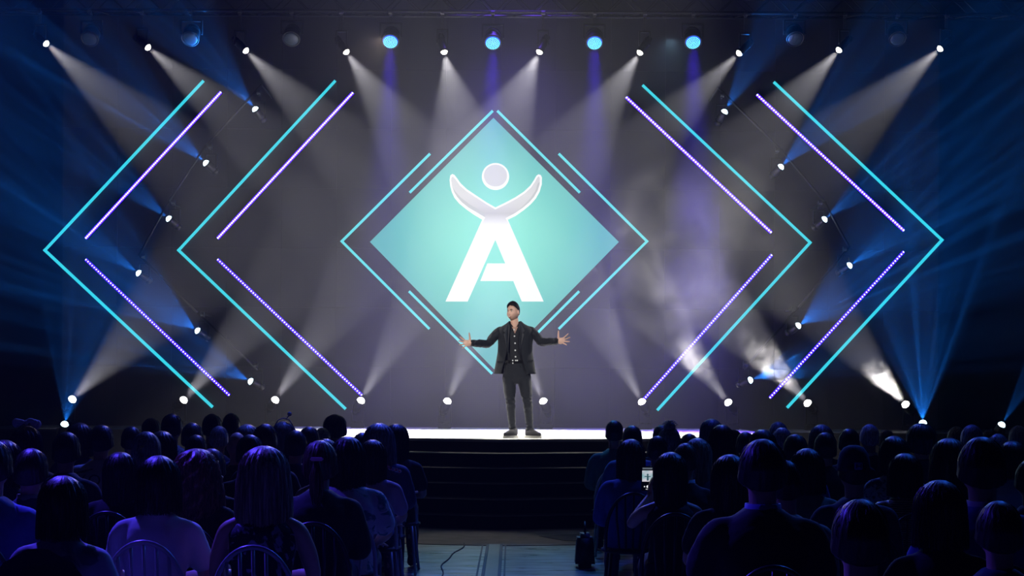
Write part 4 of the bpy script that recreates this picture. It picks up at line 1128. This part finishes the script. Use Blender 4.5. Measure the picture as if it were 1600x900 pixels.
for s in (-1, 1):
    for k in range(3): add_ball(bm, HC + Vector((s * (.035 + .02 * k), -.01 + .01 * k, .148 + .014 * (1 - k) * (1 if s > 0 else .3))), .026, 1.2, .6, .7 + .3 * k, 10, 7)
add_ball(bm, HC + Vector((0, 0, .150)), .018); obj('bow', bm, SH['white'], BOW, True)
bm = bmesh.new(); add_tube(bm, [HC + Vector((.02, 0, .14)), HC + Vector((.045, 0, .175))], .004, 6); add_tube(bm, [HC + Vector((-.08, 0, .09)), HC + Vector((-.05, 0, .135)), HC + Vector((0, 0, .153)), HC + Vector((.05, 0, .135)), HC + Vector((.08, 0, .09))], .005, 6)
hb = obj('headband', bm, SH['white'], POM, True)
bm = bmesh.new(); add_ball(bm, HC + Vector((.052, 0, .190)), .020, 1, 1, 1, 14, 10); obj('pompom', bm, SH['white'], hb, True)
PINK = mat('pink_plastic', (.75, .35, .60), .35)
pj = [o for o in SC.objects if o.get('label', '').startswith('brown hair held by a pink clip')][0]
bm = bmesh.new(); add_box(bm, -.035, .035, -.155, -.130, HC.z + .015, HC.z + .035, None, .005); obj('hair_clip', bm, PINK, pj)
M_badge = mat('blue_badge', (.10, .16, .55), .6)
bm = bmesh.new(); add_box(bm, -.022, .022, -.113, -.098, HC.z + .012, HC.z + .052, None, .003); bd = obj('badge', bm, M_badge, CAP)
bm = bmesh.new()
add_box(bm, -.013, .013, -.116, -.112, HC.z + .029, HC.z + .034)
for s in (-1, 1): add_box(bm, s * .012 - .0025, s * .012 + .0025, -.116, -.112, HC.z + .020, HC.z + .044)
obj('badge_mark', bm, M_ink, bd)
def collar(p, mt, r=.068):
    bm = bmesh.new(); add_lathe(bm, [(r + .006, .985), (r, 1.03), (r - .004, 1.03), (r, .985)], 24, Matrix.Translation((0, -.008, 0)), False, False); obj('collar', bm, mt, p, True)
collar(WH, SH['white'])
for o in list(SC.objects):
    lb = o.get('label', '')
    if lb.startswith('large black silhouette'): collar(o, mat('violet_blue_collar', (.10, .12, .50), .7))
    if lb.startswith('dark round head with a pale collar'): collar(o, SH['olive'])
    if lb.startswith('large dark head over a blue'): collar(o, SH['white'])
    if lb.startswith('brown head showing one warm ear'): collar(o, SH['white'])
# denim jacket patch
dj = [o for o in SC.objects if o.get('label', '').startswith('fair hair lit cyan')][0]
bm = bmesh.new()
for k in range(5): add_ball(bm, (.08 + .022 * k, -.135 + .004 * k, .955 - .008 * k), .018, 1, .35, .8, 10, 6)
obj('shoulder_patch', bm, print_mat('red_white_patch', (.7, .6, .62), (.5, .06, .12), 40, .5), dj, True)

# phone in the raised hands
ph = at(1011.5, 748, R[5] + .40)
phone = empty('phone', tuple(ph), 'black phone held upright, its lit screen showing the speaker', 'phone')
bm = bmesh.new(); add_box(bm, -.038, .038, 0, .009, -.078, .078, None, .004); obj('case', bm, M_blackplastic, phone)
def phone_mat():
    m, nt, p = new_mat('lit_phone_screen'); tc = nt.nodes.new('ShaderNodeTexCoord'); n = nt.nodes.new('ShaderNodeTexNoise'); n.inputs['Scale'].default_value = 14
    nt.links.new(tc.outputs['Object'], n.inputs['Vector']); r = nt.nodes.new('ShaderNodeValToRGB'); nt.links.new(n.outputs['Fac'], r.inputs[0])
    r.color_ramp.elements[0].color = (.18, .42, .46, 1); r.color_ramp.elements[1].color = (.72, .66, .74, 1); r.color_ramp.elements[0].position = .35; r.color_ramp.elements[1].position = .62
    nt.links.new(r.outputs[0], p.inputs['Emission Color']); p.inputs['Emission Strength'].default_value = .9; p.inputs['Base Color'].default_value = (.01, .01, .01, 1); return m
bm = bmesh.new(); add_box(bm, -.033, .033, -.0015, 0, -.018, .052); sc_ = obj('screen', bm, phone_mat(), phone)
bm = bmesh.new(); add_ball(bm, (0.002, -.002, .026), .006, 1, .2, 1, 8, 6); add_box(bm, -.004, .008, -.0022, -.0016, -.012, .020); add_box(bm, -.018, .020, -.0022, -.0016, .012, .017); obj('picture_of_speaker', bm, glow('dark_picture', (.03, .08, .1), 1), sc_)
bm = bmesh.new(); add_ball(bm, (.003, -.001, -.050), .009, 1, .2, 1, 12, 6); add_ball(bm, (-.018, -.001, -.050), .004, 1, .2, 1, 8, 6); add_box(bm, -.010, .014, -.002, 0, -.068, -.065); obj('shutter_button', bm, glow('white_buttons', (.9, .9, .95), 1.0), phone)
bm = bmesh.new(); add_box(bm, -.031, .031, -.001, 0, .060, .070); obj('status_bar', bm, glow('dim_bar', (.10, .12, .15), 1.0), phone)

# chairs the photograph shows: the near row, and along the aisle
def seat_of(start): return [o for o in SC.objects if o.get('label', '').startswith(start)][0].location
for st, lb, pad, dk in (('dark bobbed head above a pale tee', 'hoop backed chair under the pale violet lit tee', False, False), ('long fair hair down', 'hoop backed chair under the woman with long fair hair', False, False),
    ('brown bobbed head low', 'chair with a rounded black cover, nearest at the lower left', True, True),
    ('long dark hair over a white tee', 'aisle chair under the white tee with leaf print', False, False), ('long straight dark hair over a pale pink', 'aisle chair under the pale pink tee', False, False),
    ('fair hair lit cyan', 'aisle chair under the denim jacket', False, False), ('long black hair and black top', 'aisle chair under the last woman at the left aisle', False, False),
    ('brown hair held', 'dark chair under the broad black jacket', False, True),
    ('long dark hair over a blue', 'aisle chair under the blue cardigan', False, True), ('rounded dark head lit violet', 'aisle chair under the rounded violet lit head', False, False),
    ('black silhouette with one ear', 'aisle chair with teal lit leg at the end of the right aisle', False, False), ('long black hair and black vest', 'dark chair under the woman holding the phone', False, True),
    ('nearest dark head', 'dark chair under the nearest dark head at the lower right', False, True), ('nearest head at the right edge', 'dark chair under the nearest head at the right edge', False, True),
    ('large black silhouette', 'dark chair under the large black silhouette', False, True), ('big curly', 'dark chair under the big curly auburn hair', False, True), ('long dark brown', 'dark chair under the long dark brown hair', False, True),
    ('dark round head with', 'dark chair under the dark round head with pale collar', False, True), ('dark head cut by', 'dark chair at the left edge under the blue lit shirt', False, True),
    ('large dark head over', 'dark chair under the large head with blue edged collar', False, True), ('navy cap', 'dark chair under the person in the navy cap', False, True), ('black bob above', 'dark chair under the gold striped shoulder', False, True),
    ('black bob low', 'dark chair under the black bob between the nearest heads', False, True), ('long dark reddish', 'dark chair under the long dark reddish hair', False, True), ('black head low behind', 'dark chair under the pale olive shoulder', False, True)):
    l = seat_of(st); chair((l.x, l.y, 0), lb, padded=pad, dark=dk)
# bag on the floor of the aisle
bagp = at(908, 865, 13.3)
bag = empty('bag', (0.66, 13.45, 0), 'black bag standing on the floor beside the right aisle chairs', 'bag')
bm = bmesh.new(); add_box(bm, -.09, .09, -.16, .16, 0, .30, None, .035)
for v in bm.verts: v.co.x *= 1 - .25 * v.co.z / .3; v.co.y *= 1 - .15 * v.co.z / .3
obj('body', bm, mat('black_leather', (.012, .012, .014), .45, 0, 30, .3, .2), bag, True)
bm = bmesh.new(); add_tube(bm, [(0, -.09, .29), (0, -.07, .37), (0, 0, .40), (0, .07, .37), (0, .09, .29)], .008, 8); obj('handle', bm, M_blackplastic, bag, True)
bm = bmesh.new(); add_box(bm, -.075, -.06, -.03, .03, .22, .25, None, .004); obj('buckle', bm, M_alu, bag)
# ================================================================== THE SPEAKER
def sp(px, py, y=0.0): return Vector(((px - 803.5) / 117.0, y, (684.3 - py) / 117.0))
SPK = at(803.5, 684.3, 20.0)
Z0 = STZ
sk = mat('speaker_skin', (.72, .44, .33), .45, 0, 60, .06)
HM_ = Matrix.Rotation(PI - 0.62, 3, 'Z') @ Matrix.Rotation(-0.05, 3, 'X')   # faces the audience, turned to his right
hc = sp(801.2, 487.5, -0.02)
bm = bmesh.new()
add_head(bm, hc, 1.0, HM_, 60, 48)
limb(bm, [sp(804, 517, .01), sp(803.5, 509, 0), sp(802.5, 498, 0.0)], [.064, .054, .054])
loft(bm, [(0.03, 0.0, sp(0, 590).z, .14, .09), (0.03, 0.0, sp(0, 560).z, .13, .085), (0.02, 0, sp(0, 530).z, .14, .09), (0.0, 0, sp(0, 516).z, .11, .07), (0.0, 0, sp(0, 511).z, .06, .05)])
armL = [sp(779.5, 514, .0), sp(762.5, 538, -.02), sp(738, 537.5, -.20)]       # left in the picture
armR = [sp(828.5, 513, .0), sp(844.5, 535.5, -.02), sp(868, 534, -.18)]
for A in (armL, armR):
    limb(bm, [A[0] + Vector((0, 0, -.05)), A[1], A[2]], [.032, .032, .026])
handf = [(armL[2], Vector((-1.0, -.15, -.02)), Vector((.10, -1, .12)), -1), (armR[2], Vector((1.0, -.15, .10)), Vector((-.10, -1, .12)), 1)]
def open_hand(bm, w0, d, nrm, thumb_side, s=1.10):
    d = d.normalized(); nrm = (nrm - d * nrm.dot(d)).normalized(); t = d.cross(nrm).normalized()
    if t.z < 0: t = -t
    M4 = Matrix((( *(t * 0.041 * s),), (*(d * 0.050 * s),), (*(nrm * 0.015 * s),))).transposed().to_4x4(); M4.translation = w0 + d * .052 * s
    bmesh.ops.create_uvsphere(bm, u_segments=14, v_segments=10, radius=1, matrix=M4)
    limb(bm, [w0 - d * .012, w0 + d * .03], [.026, .026])
    for i, (o, L, a) in enumerate(((.030, .074, .62), (.011, .083, .20), (-.010, .077, -.16), (-.028, .060, -.62))):
        fd = (d * math.cos(a) + t * math.sin(a)).normalized(); b = w0 + d * (.086 - (.010 if i == 3 else 0)) * s + t * o * s
        c1 = .18 + .10 * i
        p1 = b + fd * L * .45 * s; p2 = p1 + (fd * math.cos(c1) + nrm * math.sin(c1)) * L * .35 * s; p3 = p2 + (fd * math.cos(c1 * 1.9) + nrm * math.sin(c1 * 1.9)) * L * .28 * s
        limb(bm, [b - d * .02, b, p1, p2, p3], [.0105, .0105, .0098, .009, .0075], 8, 3)
    b = w0 + d * .026 * s + t * .030 * s; td = (t * .97 + d * .12 + nrm * .22).normalized()
    limb(bm, [b - t * .01, b + td * .036 * s, b + td * .066 * s, b + td * .092 * s], [.017, .0135, .0115, .009], 8, 3)
for w0, d, nn, ts in handf: open_hand(bm, w0, d, nn, ts)
hipL, kneeL, ankL = sp(793, 588, .0), sp(798, 629, -.03), sp(801.5, 674, .02)
hipR, kneeR, ankR = sp(818, 588, .0), sp(824.5, 629, -.03), sp(828.5, 674, .02)
for h_, k_, a_ in ((hipL, kneeL, ankL), (hipR, kneeR, ankR)): limb(bm, [h_, k_, a_], [.055, .034, .026])
me = remeshed(bm, 'speaker_body', 0.0048, 2, [sk])
man = link('person', me); man.location = (SPK.x, 20.0, Z0); tag(man, 'man in black blazer and jeans on stage, both arms spread wide', 'person')
# hair: short dark, swept up at the front
mh = hair_mat('near_black_hair', (.012, .009, .008))
bm = bmesh.new(); u, v = 56, 26; rows = []
for j in range(v + 1):
    row = []; ph = PI * .60 * j / v
    for i in range(u):
        th = 2 * PI * i / u; front = max(0, math.sin(th)); side = abs(math.cos(th)); back = max(0, -math.sin(th))
        phm = PI * (.295 + .13 * side ** 2 * (1 - front) + .32 * back + .03 * side)   # hairline
        p_ = phm * j / v
        th_k = .006 + .010 * math.cos(p_) + (.022 * front * math.sin(p_) ** 2 + .006 * max(0, math.cos(p_)))
        r_ = Vector((math.sin(p_) * math.cos(th) * (.0755 + th_k * (.55 if side > .5 else 1)), math.sin(p_) * math.sin(th) * (.0945 * (1.06 if math.sin(th) < 0 else 1) + th_k * .7), math.cos(p_) * (.118 + th_k)))
        r_ *= 1 + .02 * NZ.noise(r_ * 60)
        if math.sin(th) > 0: r_.z += .012 * front * math.sin(p_)
        row.append(bm.verts.new(hc + HM_ @ r_))
    rows.append(row)
for A, B in zip(rows, rows[1:]):
    for i in range(u): bm.faces.new((A[i], A[(i + 1) % u], B[(i + 1) % u], B[i]))
bmesh.ops.remove_doubles(bm, verts=bm.verts, dist=.0006)
rnd = random.Random(3)
for k in range(200):
    th = rnd.uniform(0, 2 * PI); p_ = rnd.uniform(.05, .95); n_ = Vector((math.sin(p_) * math.cos(th), math.sin(p_) * math.sin(th), math.cos(p_)))
    b = Vector((n_.x * .082, n_.y * .102, n_.z * .128)); e = b + n_ * .012 + Vector((0, .010, .006)); add_tube(bm, [hc + HM_ @ b, hc + HM_ @ e], [.003, .0008], 4)
obj('hair', bm, mh, man, True)
# short dark beard shadow, brows, eyes, mouth
def on_face(x, z, off=0.0):
    y = .094 * math.sqrt(max(0, 1 - (x / .076) ** 2 - (z / .118) ** 2))
    return hc + HM_ @ Vector((x, y + off, z))
for s in (-1, 1):
    bm = bmesh.new(); add_tube(bm, [on_face(s * .014, .027, .010), on_face(s * .030, .031, .010), on_face(s * .046, .025, .006)], [.0035, .0042, .002], 6); obj('eyebrow', bm, mh, man, True)
    bm = bmesh.new(); add_ball(bm, on_face(s * .030, .009, -.008), .0095, 1.15, 1.15, .75, 14, 10); ey = obj('eye', bm, mat('eye_white', (.6, .58, .56), .3), man, True)
    bm = bmesh.new(); add_ball(bm, on_face(s * .030, .009, -.0005), .0050, 1, 1, 1, 10, 8); obj('iris', bm, mat('dark_iris', (.02, .012, .01), .2), ey, True)
bm = bmesh.new(); add_tube(bm, [on_face(-.030, -.060, .006), on_face(-.014, -.0665, .014), on_face(0, -.0690, .017), on_face(.014, -.0665, .014), on_face(.030, -.060, .006)], [.0025, .0065, .0075, .0065, .0025], 8); mo = obj('mouth', bm, mat('lips', (.42, .14, .12), .4), man, True)
bm = bmesh.new(); add_tube(bm, [on_face(-.020, -.0625, .013), on_face(0, -.0660, .0225), on_face(.020, -.0625, .013)], .0034, 6); obj('teeth', bm, mat('teeth', (.8, .78, .74), .3), mo, True)

# shirt with buttons
M_shirt = mat('black_shirt_cotton', (.006, .007, .010), .8, 0, 50, .3, .1)
def zr(py): return (684.3 - py) / 117.0
bm = bmesh.new(); loft(bm, [(.02, .0, zr(571), .148, .105), (.02, .0, zr(560), .142, .105), (.01, 0, zr(545), .142, .108), (.005, 0, zr(528), .155, .112), (.0, 0, zr(517), .16, .095), (.0, 0.0, zr(511.5), .09, .07)])
shirt = link('shirt', remeshed(bm, 'shirt', .009, 3, [M_shirt], .004, 14), man)
bm = bmesh.new()
for s in (-1, 1):     # collar wings
    a = [(s * .064, .045, zr(502.5)), (s * .064, -.035, zr(504)), (s * .016, -.092, zr(512)), (s * .048, -.108, zr(519.5)), (s * .082, -.06, zr(511)), (s * .078, .04, zr(510))]
    f = bm.faces.new([bm.verts.new(q) for q in a])
bmesh.ops.solidify(bm, geom=bm.faces[:], thickness=.006); obj('collar', bm, M_shirt, shirt)
M_btn = mat('pearl_white_button', (.85, .85, .84), .25)
for px, py in ((802.3, 516), (803, 526), (804, 537), (804.4, 548), (804.8, 558)):
    bm = bmesh.new(); Mb = Matrix.Translation((sp(px, py).x, -.116 if py > 520 else -.100, zr(py))) @ Matrix.Rotation(PI / 2, 4, 'X'); add_lathe(bm, [(.0105, -.002), (.0115, .0), (.009, .0035), (.003, .003)], 12, Mb); obj('button', bm, M_btn, shirt)
bm = bmesh.new(); v = [bm.verts.new(q) for q in ((-.040, -.092, zr(511.5)), (.042, -.092, zr(511.5)), (.002, -.114, zr(522)))]; bm.faces.new(v); bmesh.ops.solidify(bm, geom=bm.faces[:], thickness=.004)
obj('open_neck', bm, sk, shirt)
# blazer
M_blz = mat('black_blazer_wool', (.006, .008, .012), .85, 0, 80, .35, .15, 0)
bm = bmesh.new()
J = [(772.5, 836.5, 584.5, .150), (773.5, 835, 578, .150), (776, 832.5, 564, .146), (778, 830, 550, .140), (778.5, 830, 540, .138), (778, 831.5, 528, .138), (777, 832, 520, .128), (778, 831, 514.5, .105), (784, 825, 511, .085), (790.5, 817.5, 507, .078), (795, 813, 503, .070)]
gapL = [783.5, 784.5, 788.5, 791.5, 792, 792.5, 793, 793.2, 793.3, 794, 797]; gapR = [822, 820.5, 816, 812.5, 812, 811.5, 811, 811, 811.5, 812.5, 810]
rows = []; NJ = 46
for (xa, xb, py, ry), gl, gr in zip(J, gapL, gapR):
    cx, rx = ((xa + xb) / 2 - 803.5) / 117, (xb - xa) / 2 / 117
    def ang(gx):
        q = max(-1, min(1, ((gx - 803.5) / 117 - cx) / rx)); return math.acos(math.copysign(abs(q) ** 1.15, q))
    aL, aR = -ang(gl), -ang(gr)                       # front is -y
    a_start, a_end = aR, aL + 2 * PI
    row = []
    for k in range(NJ + 1):
        a = a_start + (a_end - a_start) * k / NJ; ca, sa = math.cos(a), math.sin(a)
        wav = .004 * math.sin(a * 7 + py * .05) * (1 if py > 560 else .3)
        row.append(bm.verts.new((cx + (rx + wav) * math.copysign(abs(ca) ** .87, ca), (ry + wav) * math.copysign(abs(sa) ** .87, sa), zr(py))))
    rows.append(row)
for A, B in zip(rows, rows[1:]):
    for k in range(NJ): bm.faces.new((A[k], A[k + 1], B[k + 1], B[k]))
bmesh.ops.subdivide_edges(bm, edges=bm.edges[:], cuts=1, use_grid_fill=True, smooth=.5)
bmesh.ops.solidify(bm, geom=bm.faces[:], thickness=-.010)
blazer = obj('blazer', bm, M_blz, man, True)
for A, nm in ((armL, 'sleeve'), (armR, 'sleeve')):
    bm = bmesh.new(); sx = -1 if A is armL else 1
    end = A[2] - (A[2] - A[1]).normalized() * .010
    limb(bm, [A[0] + Vector((-sx * .075, 0, -.03)), A[0] + Vector((-sx * .012, 0, -.030)), A[0].lerp(A[1], .5), A[1], A[1].lerp(end, .5), end], [.058, .062, .062, .056, .052, .047], 18, 6)
    link('sleeve', remeshed(bm, 'sleeve', .008, 2, [M_blz], .009, 16), blazer)
    bm = bmesh.new(); d = (A[2] - A[1]).normalized(); add_tube(bm, [end - d * .012, end + d * .012], .0455, 18); obj('cuff', bm, M_blz, blazer, True)
M_lap = mat('satin_lapel', (.010, .012, .018), .6, 0, 60, .2)
LP = [(794, 504.5), (796, 511), (794.2, 530), (793.2, 556), (790.5, 540), (786.5, 523.5), (789, 521), (785.5, 518.5), (790, 508)]
for s, pts in ((-1, LP), (1, [(1604.5 - a_, b_) for a_, b_ in LP][::-1])):
    bm = bmesh.new(); vs = []
    for px, py in pts:
        x = (px - 803.5) / 117; t = (py - 508) / 48
        vs.append(bm.verts.new((x, -.088 - .058 * max(0, min(1, t * 2.6)) ** .7 + .10 * max(0, abs(x) - .10), zr(py))))
    bm.faces.new(vs); bmesh.ops.triangulate(bm, faces=bm.faces[:]); bmesh.ops.solidify(bm, geom=bm.faces[:], thickness=.006); obj('lapel', bm, M_lap, blazer)
for px, py in ((783, 566), (826, 564)):
    bm = bmesh.new(); x = (px - 803.5) / 117; add_box(bm, x - .055, x + .055, -.137, -.120, zr(py) - .012, zr(py) + .012, None, .004); obj('pocket_flap', bm, M_blz, blazer)
# jeans, belt
M_jean = mat('black_denim', (.007, .009, .013), .85, 0, 120, .5, .2)
bm = bmesh.new()
loft(bm, [(.025, .0, zr(600), .10, .07), (.025, .0, zr(594), .15, .10), (.028, .0, zr(586), .178, .115), (.025, 0, zr(575), .165, .110), (.02, 0, zr(563.5), .143, .104)])
limb(bm, [sp(795.5, 590), sp(796, 608, .0), sp(797.3, 629, -.02), sp(799, 648, .015), sp(800.8, 672, .02)], [.098, .084, .064, .056, .046], 20, 8)
limb(bm, [sp(818, 590), sp(821, 608, .0), sp(824, 629, -.02), sp(826, 648, .015), sp(828.2, 672, .02)], [.098, .084, .064, .056, .046], 20, 8)
jm = remeshed(bm, 'jeans', .007, 2, [M_jean], 0)
for v in jm.vertices:
    z = v.co.z; k = gs(z - zr(629), .09) + 1.3 * gs(z - zr(674), .09) + .35
    v.co += v.normal * .0055 * k * (math.sin(z * 95 + 6 * NZ.noise(v.co * 7)) * .6 + NZ.noise(v.co * 20))
jeans = link('jeans', jm, man)
bm = bmesh.new(); loft(bm, [(.02, 0, zr(568.5), .147, .109), (.02, 0, zr(563.5), .147, .109)], 28, 2.3, False); bmesh.ops.solidify(bm, geom=bm.faces[:], thickness=.005); belt = obj('belt', bm, M_black, man, True)
for px, py in ((800.5, 563.8), (800.7, 568), (805, 563.8), (807.5, 563.8)):
    bm = bmesh.new(); add_box(bm, (px - 803.5) / 117 - .009, (px - 803.5) / 117 + .009, -.122, -.105, zr(py) - .009, zr(py) + .009, None, .004); obj('buckle', bm, M_btn, belt)
bm = bmesh.new(); add_tube(bm, [(sp(814, 0).x, -.112, zr(575)), (sp(812, 0).x, -.114, zr(573)), (sp(811, 0).x, -.114, zr(570))], .003, 6); obj('belt_loop', bm, M_jean, jeans)
# trainers, pale rubber soles
M_shoe = mat('black_canvas', (.015, .015, .018), .8, 0, 60, .3); M_sole = mat('cream_rubber_sole', (.50, .50, .44), .6, 0, 40, .3)
for (px, yaw) in ((800.5, PI - .62), (829.5, PI + .75)):
    x = (px - 803.5) / 117
    bm = bmesh.new(); shoe_bm(bm, 1, x, .0, .012, yaw, .27, 1.06); sh = obj('shoe', bm, M_shoe, man, True)
    bm = bmesh.new(); sole_bm(bm, x, .0, 0.0, yaw, .27, 1.06); obj('sole', bm, M_sole, sh)
    bm = bmesh.new(); Mx = Matrix.Translation((x, 0, 0)) @ Matrix.Rotation(yaw, 4, 'Z')
    for k in range(4): add_tube(bm, [Mx @ Vector((-.022, .035 + .022 * k, .110 - .012 * k)), Mx @ Vector((0, .04 + .022 * k, .121 - .013 * k)), Mx @ Vector((.022, .035 + .022 * k, .110 - .012 * k))], .003, 5)
    obj('laces', bm, M_blackplastic, sh)
